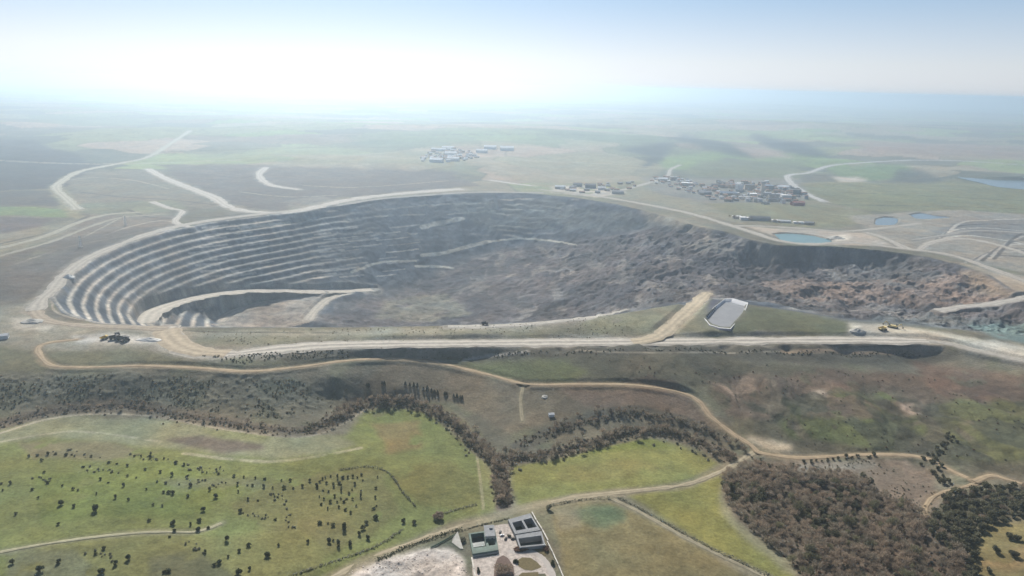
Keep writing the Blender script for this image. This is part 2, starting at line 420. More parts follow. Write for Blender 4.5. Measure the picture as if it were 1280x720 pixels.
# name, label, pixel centre line, half width, kind of surface
ROADS = [
 ('haul_road', [(44, 388), (52, 374), (66, 362), (78, 347), (104, 326), (148, 306), (200, 288), (258, 276), (330, 267), (375, 263)], 10, SAND),
 ('haul_road', [(350, 266), (380, 262), (440, 249), (510, 241), (577, 236)], 19, PALE),
 ('bench_road', [(420, 257), (470, 249), (530, 244), (600, 240), (680, 241)], 9, GREY),
 ('haul_road', [(44, 388), (50, 396), (70, 403), (110, 407), (160, 409), (208, 411)], 8, (0.33, 0.275, 0.21)),
 ('haul_road', [(676, 237), (740, 244), (800, 254), (860, 266), (905, 279), (940, 290), (972, 300), (1010, 305), (1065, 303), (1125, 310), (1186, 318), (1235, 334), (1300, 358)], 9, SAND),
 ('access_road', [(917, 282), (960, 283), (1010, 286), (1055, 289), (1110, 284), (1150, 279)], 7, SAND),
 ('access_road', [(1082, 290), (1105, 297), (1136, 312)], 9, SAND),
 ('ramp_road', [(755, 428), (795, 426.5), (820, 421), (836, 410), (850, 397), (868, 381), (885, 366)], 11, (0.43, 0.36, 0.26)),
 ('service_road', [(560, 408), (600, 408), (660, 405), (710, 400), (755, 394), (784, 386)], 6, PALE),
 ('pit_approach', [(208, 411), (213, 421), (226, 432), (250, 439.5), (285, 441.5)], 13, (0.4, 0.33, 0.24)),
 ('main_road', [(208, 409), (214, 422), (225, 434), (248, 441), (290, 442), (340, 437), (400, 432), (470, 430), (560, 429), (680, 428), (800, 427), (900, 426), (1000, 425), (1090, 425), (1160, 426)], 13, (0.42, 0.385, 0.335)),
 ('main_road', [(1160, 426), (1190, 430), (1225, 439), (1300, 455)], 8, SAND),
 ('dirt_track', [(98, 424), (62, 428), (48, 434), (50, 444), (66, 457), (110, 459), (180, 457), (250, 460), (310, 464), (370, 459), (430, 451), (490, 448), (545, 453), (610, 468), (660, 480), (720, 480), (790, 481), (845, 489), (872, 500), (888, 520), (915, 541), (940, 557), (952, 566), (1000, 572), (1060, 569), (1110, 568), (1155, 572), (1190, 588), (1222, 603)], 3.1, TAN),
 ('dirt_track', [(1218, 602), (1240, 594), (1262, 600), (1300, 610)], 2.6, TAN),
 ('farm_track', [(654, 482), (651, 500), (653, 527)], 2.0, (0.27, 0.235, 0.16)),
 ('dirt_track', [(946, 563), (926, 576), (895, 592), (855, 606), (790, 614), (720, 622), (665, 634), (610, 649), (560, 663), (500, 684), (450, 705), (400, 730)], 3.3, (0.33, 0.28, 0.195)),
 ('farm_track', [(-20, 694), (50, 681), (120, 671), (190, 665), (240, 665), (262, 660), (277, 654)], 1.9, (0.33, 0.31, 0.21)),
 ('farm_track', [(1156, 646), (1158, 632), (1170, 619), (1196, 611), (1222, 604)], 2.2, TAN),
 ('farm_track', [(766, 624), (800, 640), (850, 668), (900, 694), (960, 722)], 2.2, (0.27, 0.24, 0.17)),
 ('country_road', [(185, 211), (205, 222), (240, 236), (268, 247), (285, 258), (310, 264), (348, 266)], 13, PALE),
 ('country_road', [(332, 209), (324, 219), (338, 231), (375, 237)], 11, PALE),
 ('country_road', [(238, 163), (215, 178), (185, 196), (150, 204), (100, 214), (78, 226), (70, 235), (84, 249), (98, 262)], 11, (0.36, 0.34, 0.27)),
 ('country_road', [(-10, 312), (50, 297), (100, 277), (135, 268), (175, 265)], 7, (0.3, 0.28, 0.22)),
 ('farm_track', [(-10, 322), (60, 303), (110, 284), (150, 272), (200, 268)], 5, (0.27, 0.25, 0.2)),
 ('farm_track', [(190, 252), (212, 260), (228, 264), (219, 277), (238, 284)], 7, PALE),
 ('bypass_road', [(1031, 252), (1010, 243), (993, 232), (984, 222), (990, 218), (1010, 216), (1038, 207), (1082, 203), (1150, 200), (1220, 202), (1290, 207)], 11, (0.4, 0.39, 0.37)),
 ('country_road', [(740, 244), (775, 238), (805, 230), (833, 221), (838, 212), (850, 206)], 8, (0.36, 0.34, 0.3)),
 ('country_road', [(612, 225), (640, 229), (665, 232)], 9, PALE),
 ('haul_road', [(1150, 312), (1165, 303), (1200, 298), (1240, 304), (1300, 322)], 9, SAND),
 ('haul_road', [(1140, 300), (1180, 294), (1220, 288), (1300, 292)], 7, GREY),
 ('haul_road', [(1172, 389), (1205, 383), (1240, 380), (1300, 368)], 9, (0.4, 0.37, 0.33)),
]
RAMPS = [('pit_ramp', RAMP1, 17, (0.44, 0.40, 0.34)), ('pit_ramp', RAMP2, 12, (0.42, 0.37, 0.31)), ('pit_ramp', RAMP3, 10, (0.42, 0.38, 0.32))]

def carve(P, hw, sh, drop=0.3):
    """cut and fill the land to the road's own level"""
    P = np.asarray(P); x0, x1, y0, y1 = P[:, 0].min(), P[:, 0].max(), P[:, 1].min(), P[:, 1].max(); pad = hw + sh + 4
    s = box_slice(x0 - pad, x1 + pad, y0 - pad, y1 + pad)
    D = np.full(GX[s].shape, 1e9, np.float32); Z = np.zeros(GX[s].shape, np.float32)
    j0, i0 = s[0].start, s[1].start
    for a, b in zip(P[:-1], P[1:]):
        q = box_slice(min(a[0], b[0]) - pad, max(a[0], b[0]) + pad, min(a[1], b[1]) - pad, max(a[1], b[1]) + pad)
        jj = slice(max(q[0].start, s[0].start), min(q[0].stop, s[0].stop)); ii = slice(max(q[1].start, s[1].start), min(q[1].stop, s[1].stop))
        if jj.stop <= jj.start or ii.stop <= ii.start: continue
        X = GX[jj, ii]; Y = GY[jj, ii]; L = np.hypot(b[0] - a[0], b[1] - a[1]) + 1e-6
        t = np.clip(((X - a[0]) * (b[0] - a[0]) + (Y - a[1]) * (b[1] - a[1])) / L ** 2, 0, 1)
        d = np.hypot(X - a[0] - t * (b[0] - a[0]), Y - a[1] - t * (b[1] - a[1])); z = a[2] + t * (b[2] - a[2])
        lj = slice(jj.start - j0, jj.stop - j0); li = slice(ii.start - i0, ii.stop - i0)
        k = d < D[lj, li]; D[lj, li] = np.where(k, d, D[lj, li]); Z[lj, li] = np.where(k, z, Z[lj, li])
    w = 1 - sstep(hw + 1.5, hw + sh, D)
    H[s] = H[s] * (1 - w) + (Z - drop) * w
    return s, D

def smooth1(z, n):
    k = np.ones(2 * n + 1) / (2 * n + 1); return np.convolve(np.pad(z, n, mode='edge'), k, mode='valid')

built_roads = []          # (name, xyz centre line, half width, colour, slice, distance)
for nm, P, hw, c in RAMPS:
    Q = spline(P, 8); x, y = unproj(Q[:, 0], Q[:, 1], Q[:, 2]); W = resample(np.stack([x, y, Q[:, 2]], 1), 8.0)
    s, D = carve(W, hw, 9); built_roads.append((nm, W, hw, c, s, D))
for nm, P, hw, c in ROADS:
    Q = spline(P, 8); x, y, z = at(Q[:, 0], Q[:, 1]); st_ = max(4.0, min(12.0, hw)); W = resample(np.stack([x, y], 1), st_)
    z = smooth1(zat(W[:, 0], W[:, 1]), max(2, int((110 if hw > 7 else 40 if hw > 3 else 16) / st_)))
    dd = np.hypot(x - W[:, :1], y - W[:, 1:2]); zq = z[dd.argmin(0)]            # level the road, then set it out again on its own levels
    x, y = unproj(Q[:, 0], Q[:, 1], zq); W = resample(np.column_stack([x, y, zq]), st_); W[:, 2] = smooth1(W[:, 2], 3)
    s, D = carve(W, hw, max(10, hw * 1.1), 0.12 + 0.00025 * W[:, 1].mean()); built_roads.append((nm, W, hw, c, s, D))

# ponds: level beds
PONDS = [  # outline, bed colour, water name
 ([(968, 292), (985, 291), (1010, 293), (1030, 297), (1040, 301), (1018, 304), (988, 303), (975, 298)], 'turquoise'),
 ([(1096, 273), (1108, 271), (1122, 273), (1118, 280), (1100, 281), (1094, 279)], 'blue'),
 ([(1138, 268), (1152, 266), (1170, 269), (1188, 271), (1168, 273), (1148, 273)], 'blue'),
 ([(1196, 222), (1235, 222), (1300, 223), (1300, 236), (1255, 234), (1225, 229)], 'blue'),
]
pond_w = []
for P, k in PONDS:
    W = ground_poly(spline(P + [P[0]], 5)[:-1]); z = float(np.median(zat(W[:, 0], W[:, 1]))) - 2.0
    c = W.mean(0); big = c + (W - c) * 1.08
    s = box_slice(big[:, 0].min(), big[:, 0].max(), big[:, 1].min(), big[:, 1].max())
    m = inpoly(GX[s], GY[s], big); H[s] = np.where(m, np.minimum(H[s], z - 1.5), H[s]); pond_w.append((W, z, k))
LINED = [(881, 397), (892, 385), (906, 374), (915, 373.5), (934, 379), (930, 390), (913, 410), (900, 409), (888, 405.5)]
lw = ground_poly(LINED)
s = box_slice(lw[:, 0].min(), lw[:, 0].max(), lw[:, 1].min(), lw[:, 1].max())
lined_z = float(np.median(zat(lw[:, 0], lw[:, 1]))) + 0.9
c = lw.mean(0); m = inpoly(GX[s], GY[s], c + (lw - c) * 0.93); H[s] = np.where(m, lined_z - 9, H[s])

# works plot in front
SITE = [(560, 668), (640, 638), (686, 632), (716, 735), (585, 735), (560, 700)]
sw = ground_poly(SITE); s = box_slice(sw[:, 0].min() - 20, sw[:, 0].max() + 20, sw[:, 1].min() - 20, sw[:, 1].max() + 20)
site_z = float(np.median(zat(sw[:, 0], sw[:, 1])))
sm = np.zeros(H.shape, np.float32); sm[s] = inpoly(GX[s], GY[s], sw); sm = blur(sm, 5)
H = H * (1 - sm) + site_z * sm
# the basins are dug into it
for P in ([(300, 302), (505, 280), (525, 430), (330, 458)], [(620, 198), (780, 150), (858, 268), (668, 298)], [(678, 318), (872, 288), (900, 388), (708, 406)]):
    x, y = unproj([540 + p[0] / 6.4 for p in P], [620 + p[1] / 6.4 for p in P], site_z + 3); B_ = np.stack([x, y], 1); c_ = B_.mean(0); B_ = c_ + (B_ - c_) * 0.93
    s = box_slice(B_[:, 0].min(), B_[:, 0].max(), B_[:, 1].min(), B_[:, 1].max()); H[s] = np.where(inpoly(GX[s], GY[s], B_), site_z - 9, H[s])
# spoil heap beside it
s, m = poly_mask([(425, 735), (455, 706), (490, 697), (520, 690), (560, 686), (582, 700), (588, 735)], 6)
hm = np.zeros(H.shape, np.float32); hm[s] = m; hm = blur(hm, 4)
H += hm * (2.0 + (ridged(GX, GY, 16, 3, 150) - 0.55) * 4)

# ------------------------------------------------------------------ what covers the land (colour of each point, shade of some far slopes painted in)
CLR = np.zeros(H.shape + (3,), np.float32)
def paint(mask, col, s=(slice(None), slice(None)), op=1.0):
    w = (mask.astype(np.float32) * op)[..., None]; CLR[s] = CLR[s] * (1 - w) + np.asarray(col, np.float32) * w
def area(P, col, op=1.0, warp=12.0, soft=2, spot=None, seed=0):
    """a patch of ground colour; spot = share of the patch covered, broken up by noise"""
    s, m = poly_mask(P, warp); m = m.astype(np.float32)
    if soft: m = blur(m, soft)
    if spot is not None:
        n = fbm(GX[s], GY[s], 28, 4, 200 + seed); m = m * sstep(0.62 - 0.25 * spot - 0.06, 0.62 - 0.25 * spot + 0.06, n)
    paint(m, col, s, op)
def line(P, hw, col, op=1.0, brk=0.0, seed=0, z=None):
    Q = spline(P, 6)
    x, y, _ = at(Q[:, 0], Q[:, 1]) if z is None else (*unproj(Q[:, 0], Q[:, 1], z), 0)
    W = np.stack([x, y], 1); pad = hw * 2 + 3
    s = box_slice(x.min() - pad, x.max() + pad, y.min() - pad, y.max() + pad); D = np.full(GX[s].shape, 1e9)
    X = GX[s] + WX[s] * hw * 0.4; Y = GY[s] + WY[s] * hw * 0.4
    for a, b in zip(W[:-1], W[1:]):
        L = np.hypot(*(b - a)) + 1e-6; t = np.clip(((X - a[0]) * (b[0] - a[0]) + (Y - a[1]) * (b[1] - a[1])) / L ** 2, 0, 1)
        D = np.minimum(D, np.hypot(X - a[0] - t * (b[0] - a[0]), Y - a[1] - t * (b[1] - a[1])))
    m = 1 - sstep(hw * 0.7, hw * 1.3, D)
    if brk > 0: m = m * sstep(brk - 0.1, brk + 0.1, fbm(GX[s], GY[s], 22, 3, 300 + seed))
    paint(m, col, s, op)

n1 = fbm(GX, GY, 140, 5, 1); n2 = fbm(GX, GY, 35, 4, 2); n3 = fbm(GX, GY, 9, 3, 3)
def mix3(a, b, t): return np.asarray(a, np.float32) * (1 - t[..., None]) + np.asarray(b, np.float32) * t[..., None]
CLR[:] = mix3((0.125, 0.115, 0.085), (0.17, 0.155, 0.115), sstep(0.35, 0.65, n1))
CLR[:] = CLR * (1 - 0.5 * sstep(0.5, 0.7, n2)[..., None]) + 0.5 * sstep(0.5, 0.7, n2)[..., None] * np.array((0.10, 0.11, 0.065), np.float32)

# farmland to the horizon: fields of their own crop
fr_ = ROWS > 2150
X = GX[fr_]; Y = GY[fr_]; X = X + (fbm(X, Y, 900, 3, 400) - .5) * 500; Y = Y + (fbm(X, Y, 900, 3, 410) - .5) * 500
sc = 420.0 * np.clip(Y / 5000, 0.75, 3.0) ** 0.0
cx, cy = np.floor(X / 520), np.floor(Y / 430); best = np.full(X.shape, 1e9); idv = np.zeros(X.shape, np.int64); sec = np.full(X.shape, 1e9)
for dx in (-1, 0, 1):
    for dy in (-1, 0, 1):
        a = (cx + dx).astype(np.int64); b = (cy + dy).astype(np.int64)
        h1 = _tab[(a * 7 + b * 131) & 255, (b * 17 + a * 3) & 255]; h2 = _tab[(a * 29 + 5) & 255, (b * 41 + a) & 255]
        d = np.abs(X - (a + h1) * 520) / 520 + np.abs(Y - (b + h2) * 430) / 430
        k = d < best; sec = np.where(k, best, np.minimum(sec, d)); best = np.where(k, d, best); idv = np.where(k, a * 73 + b * 1913, idv)
pal = np.array([(0.12, 0.165, 0.06), (0.16, 0.19, 0.085), (0.19, 0.165, 0.115), (0.14, 0.115, 0.085), (0.22, 0.17, 0.125), (0.11, 0.12, 0.07), (0.17, 0.16, 0.10), (0.10, 0.10, 0.075), (0.14, 0.15, 0.08), (0.075, 0.08, 0.06)], np.float32)
fc = pal[(_tab[(idv * 31) & 255, (idv * 57 + 11) & 255] * 9.99).astype(int)]
fc = (fc - .135) * 1.25 + .165; fc = np.clip(fc, .03, 1) * (0.85 + 0.3 * fbm(X, Y, 160, 3, 420))[..., None]
hedge = sstep(0.05, 0.0, sec - best) * 0.55
fc = fc * (1 - hedge[..., None]) + np.array((0.05, 0.055, 0.035)) * hedge[..., None]
wf = sstep(2150, 2900, GY[fr_])[..., None]
CLR[fr_] = CLR[fr_] * (1 - wf) + fc * wf

BROWN = (0.145, 0.115, 0.085); OLIVE = (0.135, 0.135, 0.065); GRASS = (0.14, 0.154, 0.056); DKGREEN = (0.07, 0.078, 0.045); PALESAGE = (0.2, 0.2, 0.125)
W_FAR = 40
area([(-20, 258), (50, 259), (92, 263), (84, 272), (40, 270), (-20, 269)], (0.14, 0.185, 0.08), 1, 8)
area([(-20, 271), (64, 273), (50, 284), (20, 300), (-20, 304)], (0.11, 0.09, 0.08), 1, 10)
area([(-20, 172), (40, 176), (95, 196), (130, 207), (72, 236), (-20, 240)], (0.055, 0.055, 0.055), 0.95, W_FAR)
area([(-20, 240), (70, 238), (96, 258), (-20, 256)], (0.085, 0.078, 0.07), 0.9, W_FAR)
area([(100, 216), (185, 213), (270, 250), (290, 262), (215, 258), (120, 262), (95, 250), (80, 232)], (0.16, 0.145, 0.115), 0.7, W_FAR)
area([(195, 205), (330, 206), (560, 214), (600, 232), (560, 236), (430, 247), (380, 256), (340, 264), (300, 258), (230, 228)], (0.105, 0.092, 0.083), 0.9, W_FAR)
area([(220, 190), (420, 178), (560, 192), (610, 222), (520, 205), (330, 203)], (0.17, 0.18, 0.1), 0.6, W_FAR)
area([(430, 170), (640, 160), (820, 168), (840, 178), (640, 182), (470, 186)], (0.12, 0.17, 0.07), 0.5, W_FAR)
area([(590, 205), (700, 204), (830, 212), (800, 232), (700, 238), (640, 224)], (0.2, 0.185, 0.125), 0.7, W_FAR)
area([(826, 196), (900, 188), (905, 200), (860, 212), (830, 212)], (0.15, 0.21, 0.075), 0.9, W_FAR)
area([(770, 186), (835, 178), (840, 190), (818, 206), (800, 212), (812, 196)], (0.035, 0.04, 0.04), 0.95, W_FAR)  # shaded side of a far hill, put into the ground colour
area([(850, 165), (905, 178), (970, 195), (940, 198), (880, 186), (845, 175)], (0.04, 0.045, 0.042), 0.95, W_FAR)  # far slope in shade, its darkness painted on
area([(935, 166), (1000, 178), (1045, 198), (1000, 195), (960, 184)], (0.035, 0.04, 0.04), 0.95, W_FAR)  # another shaded far slope, the shade painted as dark ground
area([(915, 182), (960, 186), (995, 198), (945, 197)], (0.26, 0.19, 0.15), 0.9, W_FAR)
area([(1070, 176), (1300, 182), (1300, 200), (1180, 194), (1080, 192)], (0.22, 0.155, 0.125), 0.8, W_FAR)
area([(880, 200), (1010, 200), (1000, 214), (980, 222), (990, 232), (900, 222), (850, 216)], (0.12, 0.135, 0.075), 0.8, W_FAR)
area([(1035, 211), (1085, 206), (1130, 206), (1150, 222), (1085, 226), (1050, 222)], (0.11, 0.165, 0.065), 0.95, 15)
area([(1122, 212), (1150, 212), (1182, 226), (1110, 228)], (0.065, 0.07, 0.062), 0.9, 15)
area([(1000, 218), (1040, 219), (1046, 228), (998, 228)], (0.09, 0.09, 0.075), 0.9, 15)
area([(1040, 221), (1070, 221), (1085, 225), (1070, 228), (1050, 227)], (0.42, 0.37, 0.32), 0.9, 12)
area([(998, 231), (1110, 229), (1190, 226), (1300, 240), (1300, 268), (1190, 264), (1090, 264), (1040, 255)], (0.14, 0.145, 0.075), 0.85, 20)
area([(880, 252), (1030, 256), (1090, 266), (1090, 278), (1040, 285), (960, 280), (900, 270)], (0.16, 0.155, 0.09), 0.85, 18)
area([(735, 244), (800, 232), (850, 245), (900, 262), (930, 280), (905, 276), (850, 262), (790, 250)], (0.2, 0.185, 0.13), 0.8, 15)
area([(800, 222), (1000, 224), (1010, 245), (1000, 254), (880, 254), (815, 240)], (0.16, 0.155, 0.14), 0.9, 14)
area([(690, 232), (740, 232), (785, 240), (750, 247), (690, 241)], (0.42, 0.37, 0.32), 0.8, 10, spot=1.0, seed=3)
area([(930, 282), (960, 285), (1050, 290), (1085, 292), (1120, 308), (1040, 306), (975, 300)], (0.36, 0.31, 0.255), 0.95, 6)
area([(1040, 295), (1062, 292), (1062, 299), (1046, 302)], (0.55, 0.5, 0.42), 0.95, 5)
area([(1060, 270), (1200, 262), (1300, 270), (1300, 345), (1230, 330), (1140, 312), (1090, 292)], (0.23, 0.212, 0.18), 0.9, 12)
area([(1160, 290), (1210, 276), (1300, 272), (1300, 300), (1240, 298)], (0.14, 0.14, 0.135), 0.8, 12)
area([(868, 398), (890, 375), (905, 373), (880, 398), (886, 408), (872, 405)], (0.085, 0.085, 0.115), 0.95, 3)
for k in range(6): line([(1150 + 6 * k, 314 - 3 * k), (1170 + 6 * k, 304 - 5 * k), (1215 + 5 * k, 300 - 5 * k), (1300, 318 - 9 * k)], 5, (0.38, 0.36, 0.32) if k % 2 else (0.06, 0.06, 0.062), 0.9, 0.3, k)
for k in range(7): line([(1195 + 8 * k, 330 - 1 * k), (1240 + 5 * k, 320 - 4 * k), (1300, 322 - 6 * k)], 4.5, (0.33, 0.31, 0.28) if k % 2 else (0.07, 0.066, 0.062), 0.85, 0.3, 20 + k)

# near the mine
area([(-20, 296), (60, 282), (120, 266), (200, 262), (215, 268), (120, 282), (50, 304), (-20, 318)], (0.2, 0.18, 0.125), 0.75, 12)
area([(60, 230), (82, 236), (104, 262), (98, 276), (84, 268), (66, 244)], (0.22, 0.2, 0.12), 0.85, 14)
area([(90, 255), (220, 250), (230, 262), (160, 270), (110, 266)], (0.15, 0.16, 0.10), 0.7, 14)
area([(110, 268), (220, 270), (215, 290), (120, 300), (60, 318), (70, 300)], (0.155, 0.13, 0.105), 0.8, 12)
area([(-20, 348), (50, 325), (120, 303), (158, 300), (108, 324), (72, 350), (40, 372), (-20, 376)], (0.07, 0.06, 0.055), 0.95, 8)
for k in range(4): line([(58 + 7 * k, 374 + 2 * k), (62 + 7 * k, 388 + k), (90 + 9 * k, 399), (150 + 10 * k, 404)], 2.0, (0.3, 0.25, 0.19) if k % 2 else (0.12, 0.1, 0.085), 0.8, 0.2, 70 + k)
for k, q in enumerate([[(100, 240), (150, 246), (215, 250), (270, 256)], [(78, 226), (120, 222), (170, 226), (210, 236)], [(160, 262), (190, 272), (250, 272), (300, 268)], [(20, 330), (80, 310), (150, 296), (200, 284)], [(0, 305), (70, 288), (110, 270)], [(300, 240), (360, 246), (420, 244)], [(240, 216), (300, 222), (330, 216)], [(380, 232), (450, 234), (560, 226)]]):
    line(q, 5, (0.3, 0.28, 0.22) if k % 2 else (0.06, 0.055, 0.05), 0.75, 0.3, 140 + k)
line([(126, 296), (160, 284), (200, 276), (228, 280)], 4, (0.32, 0.3, 0.26), 0.8, 0.25, 41); line([(98, 300), (140, 278), (156, 270)], 3, (0.3, 0.28, 0.22), 0.7, 0.25, 42)
area([(196, 288), (214, 286), (224, 289), (205, 292)], (0.6, 0.57, 0.52), 0.9, 4)
area([(350, 252), (400, 244), (420, 250), (370, 262)], (0.2, 0.19, 0.17), 0.6, 8, spot=1.2, seed=43)
for k, q in enumerate([((-20, 200), (120, 205), (300, 200)), ((200, 190), (420, 184), (640, 186)), ((400, 170), (700, 168), (900, 176)), ((640, 200), (760, 205), (830, 210)), ((1000, 170), (1150, 175), (1300, 178)), ((850, 150), (1050, 152), (1300, 156)), ((300, 160), (600, 152), (800, 156)), ((1040, 240), (1180, 246), (1300, 252)), ((1050, 256), (1180, 258), (1300, 262))]):
    line(list(q), 16 if k < 7 else 6, (0.06, 0.065, 0.045) if k % 3 else (0.27, 0.25, 0.19), 0.75, 0.36, 50 + k)
area([(-30, 380), (50, 372), (46, 396), (110, 408), (210, 412), (225, 434), (90, 438), (40, 432), (-30, 432)], (0.21, 0.195, 0.155), 0.85, 8)
area([(14, 398), (50, 396), (76, 404), (60, 412), (20, 410)], (0.36, 0.33, 0.28), 0.9, 8)
area([(90, 420), (150, 417), (203, 421), (201, 430), (140, 430), (95, 428)], (0.42, 0.39, 0.35), 0.9, 8)
area([(0, 322), (60, 304), (140, 288), (220, 282), (150, 304), (100, 326), (70, 350), (30, 380), (-30, 384), (-30, 340)], (0.10, 0.088, 0.075), 0.8, 10, spot=1.4, seed=1)
area([(212, 412), (350, 411), (560, 409), (700, 402), (790, 386), (850, 376), (846, 390), (815, 422), (700, 426), (470, 428), (340, 434), (250, 438), (228, 430)], (0.165, 0.155, 0.105), 0.9, 8)
area([(230, 414), (400, 413), (640, 408), (790, 392), (800, 400), (640, 416), (420, 420), (240, 421)], (0.25, 0.235, 0.185), 0.8, 8, spot=1.5, seed=2)
area([(720, 404), (790, 392), (835, 396), (812, 414), (740, 418)], (0.2, 0.2, 0.13), 0.8, 8, spot=1.4, seed=5)
area([(936, 383), (1000, 391), (1056, 401), (1057, 421), (930, 421), (905, 414), (930, 398)], (0.10, 0.105, 0.06), 0.95, 5)
area([(846, 412), (860, 396), (880, 376), (884, 398), (900, 414), (930, 421), (830, 422)], (0.155, 0.15, 0.10), 0.9, 5)
area([(1058, 402), (1110, 405), (1165, 413), (1240, 428), (1290, 446), (1290, 452), (1190, 428), (1140, 422), (1062, 421)], (0.5, 0.45, 0.36), 0.95, 6)
area([(815, 424), (828, 414), (845, 414), (862, 424)], (0.36, 0.29, 0.19), 0.8, 3)
area([(1190, 326), (1300, 350), (1300, 372), (1262, 362), (1236, 342)], (0.34, 0.27, 0.2), 0.8, 6)
area([(1240, 425), (1300, 438), (1300, 458), (1200, 433)], (0.45, 0.42, 0.36), 0.8, 6)
area([(1062, 403), (1100, 405), (1105, 415), (1075, 419)], (0.33, 0.31, 0.27), 0.8, 5)
area([(-30, 432), (60, 440), (220, 440), (330, 442), (480, 434), (480, 447), (360, 458), (300, 462), (180, 455), (70, 456), (50, 470), (-30, 470)], (0.115, 0.112, 0.07), 0.9, 8)
area([(340, 442), (470, 434), (700, 433), (1000, 431), (1170, 433), (1200, 446), (1150, 456), (900, 450), (700, 448), (560, 452), (470, 446), (360, 454)], (0.07, 0.066, 0.052), 0.95, 6)
line([(580, 450), (620, 444), (660, 439)], 3, (0.27, 0.25, 0.22)); line([(720, 438), (800, 441), (950, 440), (1090, 436)], 2.5, (0.26, 0.235, 0.19), 0.8, 0.3)
line([(980, 440), (1060, 439), (1150, 441)], 6, (0.22, 0.165, 0.115), 0.8, 0.3, 2)
area([(480, 450), (545, 456), (640, 478), (830, 484), (880, 505), (905, 540), (840, 530), (740, 512), (640, 540), (560, 500), (440, 490), (470, 470)], (0.15, 0.122, 0.085), 0.85, 10)
area([(560, 455), (700, 449), (740, 462), (720, 477), (650, 476), (600, 466)], (0.115, 0.125, 0.055), 0.85, 10)
area([(700, 450), (920, 448), (930, 478), (860, 484), (760, 478)], (0.08, 0.076, 0.052), 0.9, 10)
area([(900, 448), (1300, 470), (1300, 600), (1180, 575), (1000, 566), (930, 540), (880, 490)], (0.085, 0.076, 0.05), 0.95, 10)
area([(960, 500), (1130, 490), (1160, 540), (1120, 562), (990, 552)], (0.085, 0.095, 0.036), 0.85, 14, spot=1.4, seed=7)
area([(1160, 480), (1290, 500), (1290, 580), (1190, 570)], (0.088, 0.09, 0.036), 0.8, 14, spot=1.1, seed=8)
area([(880, 470), (1050, 462), (1180, 462), (1200, 500), (1110, 530), (900, 520)], (0.115, 0.082, 0.062), 0.75, 14, spot=1.0, seed=9)
area([(1140, 450), (1290, 465), (1290, 500), (1170, 500)], (0.135, 0.085, 0.062), 0.75, 14, spot=1.3, seed=10)
area([(890, 478), (935, 466), (950, 486), (920, 500)], (0.24, 0.185, 0.14), 0.9, 10, spot=1.2, seed=11)
area([(1012, 492), (1030, 488), (1036, 495), (1020, 500)], (0.36, 0.31, 0.25), 0.9, 6)
area([(1125, 505), (1150, 502), (1158, 515), (1140, 520)], (0.33, 0.26, 0.21), 0.9, 8, spot=1.6, seed=12)
area([(930, 545), (960, 550), (990, 558), (985, 565), (955, 562)], (0.4, 0.33, 0.24), 0.9, 5, spot=1.6, seed=13)
area([(700, 488), (850, 490), (890, 530), (800, 512), (730, 508)], (0.165, 0.12, 0.09), 0.8, 10)
area([(930, 575), (1000, 576), (1130, 571), (1170, 590), (1175, 640), (1120, 635), (1060, 598), (960, 590)], (0.17, 0.13, 0.10), 0.85, 10)
area([(975, 582), (1040, 578), (1095, 576), (1095, 582), (1040, 588), (985, 594)], (0.22, 0.21, 0.18), 0.8, 6)
for k, (cl, lo) in enumerate((((0.05, 0.052, 0.036), .55), ((0.15, 0.12, 0.085), .63), ((0.10, 0.065, 0.05), .57))):
    paint(gm * sstep(lo, lo + .07, fbm(GX + WX * 18, GY * .6 + WY * 12, 38 + 14 * k, 4, 230 + 9 * k)), cl, op=.75)
paint(gm * sstep(.72, .8, ridged(GX + WX * 15, GY * 0.45 + WY * 10, 75, 2, 110)), (0.055, 0.05, 0.04), op=.45)
m = np.clip(scrubm, 0, 1); paint(m, (0.10, 0.10, 0.078), op=0.92); paint(m * sstep(0.46, 0.6, n2), (0.062, 0.068, 0.05), op=0.7)

# valley fields
area([(-40, 545), (60, 527), (200, 530), (330, 548), (430, 545), (455, 515), (500, 507), (545, 516), (580, 542), (608, 590), (624, 634), (560, 656), (480, 690), (390, 735), (-40, 735)], GRASS, 1, 6)
area([(-40, 536), (80, 520), (190, 524), (300, 540), (420, 545), (444, 556), (400, 568), (340, 575), (250, 566), (120, 552), (60, 545), (-40, 562)], PALESAGE, 0.9, 8)
area([(20, 552), (130, 552), (200, 566), (150, 575), (40, 572)], (0.16, 0.135, 0.085), 0.8, 8, spot=1.2, seed=15)
area([(205, 550), (250, 545), (330, 556), (330, 563), (280, 566), (240, 560)], (0.12, 0.098, 0.08), 0.95, 6)
area([(250, 538), (340, 542), (330, 552), (270, 548)], (0.17, 0.18, 0.08), 0.7, 6)
line([(-20, 548), (30, 532), (65, 523), (120, 517), (190, 520), (260, 533), (330, 543), (385, 545), (425, 531), (455, 512)], 2.2, (0.34, 0.31, 0.24), 0.85, 0.2)
line([(-20, 556), (60, 542), (110, 540), (200, 552)], 2.5, (0.28, 0.265, 0.19), 0.8, 0.3)
line([(230, 567), (330, 577), (400, 570), (450, 560)], 3.0, (0.30, 0.28, 0.20), 0.75, 0.25)
area([(330, 580), (430, 566), (480, 574), (470, 590), (400, 600)], (0.13, 0.135, 0.045), 0.8, 8)
area([(455, 520), (520, 512), (556, 530), (520, 560), (470, 555), (440, 535)], (0.135, 0.15, 0.05), 0.9, 10)
area([(460, 530), (520, 526), (530, 560), (480, 566)], (0.175, 0.13, 0.06), 0.85, 14, spot=1.5, seed=16)
area([(490, 590), (560, 575), (600, 610), (590, 640), (520, 635)], (0.135, 0.125, 0.045), 0.7, 16, spot=1.3, seed=17)
area([(0, 700), (150, 670), (280, 668), (420, 640), (450, 660), (380, 735), (0, 735)], (0.145, 0.135, 0.056), 0.7, 12)
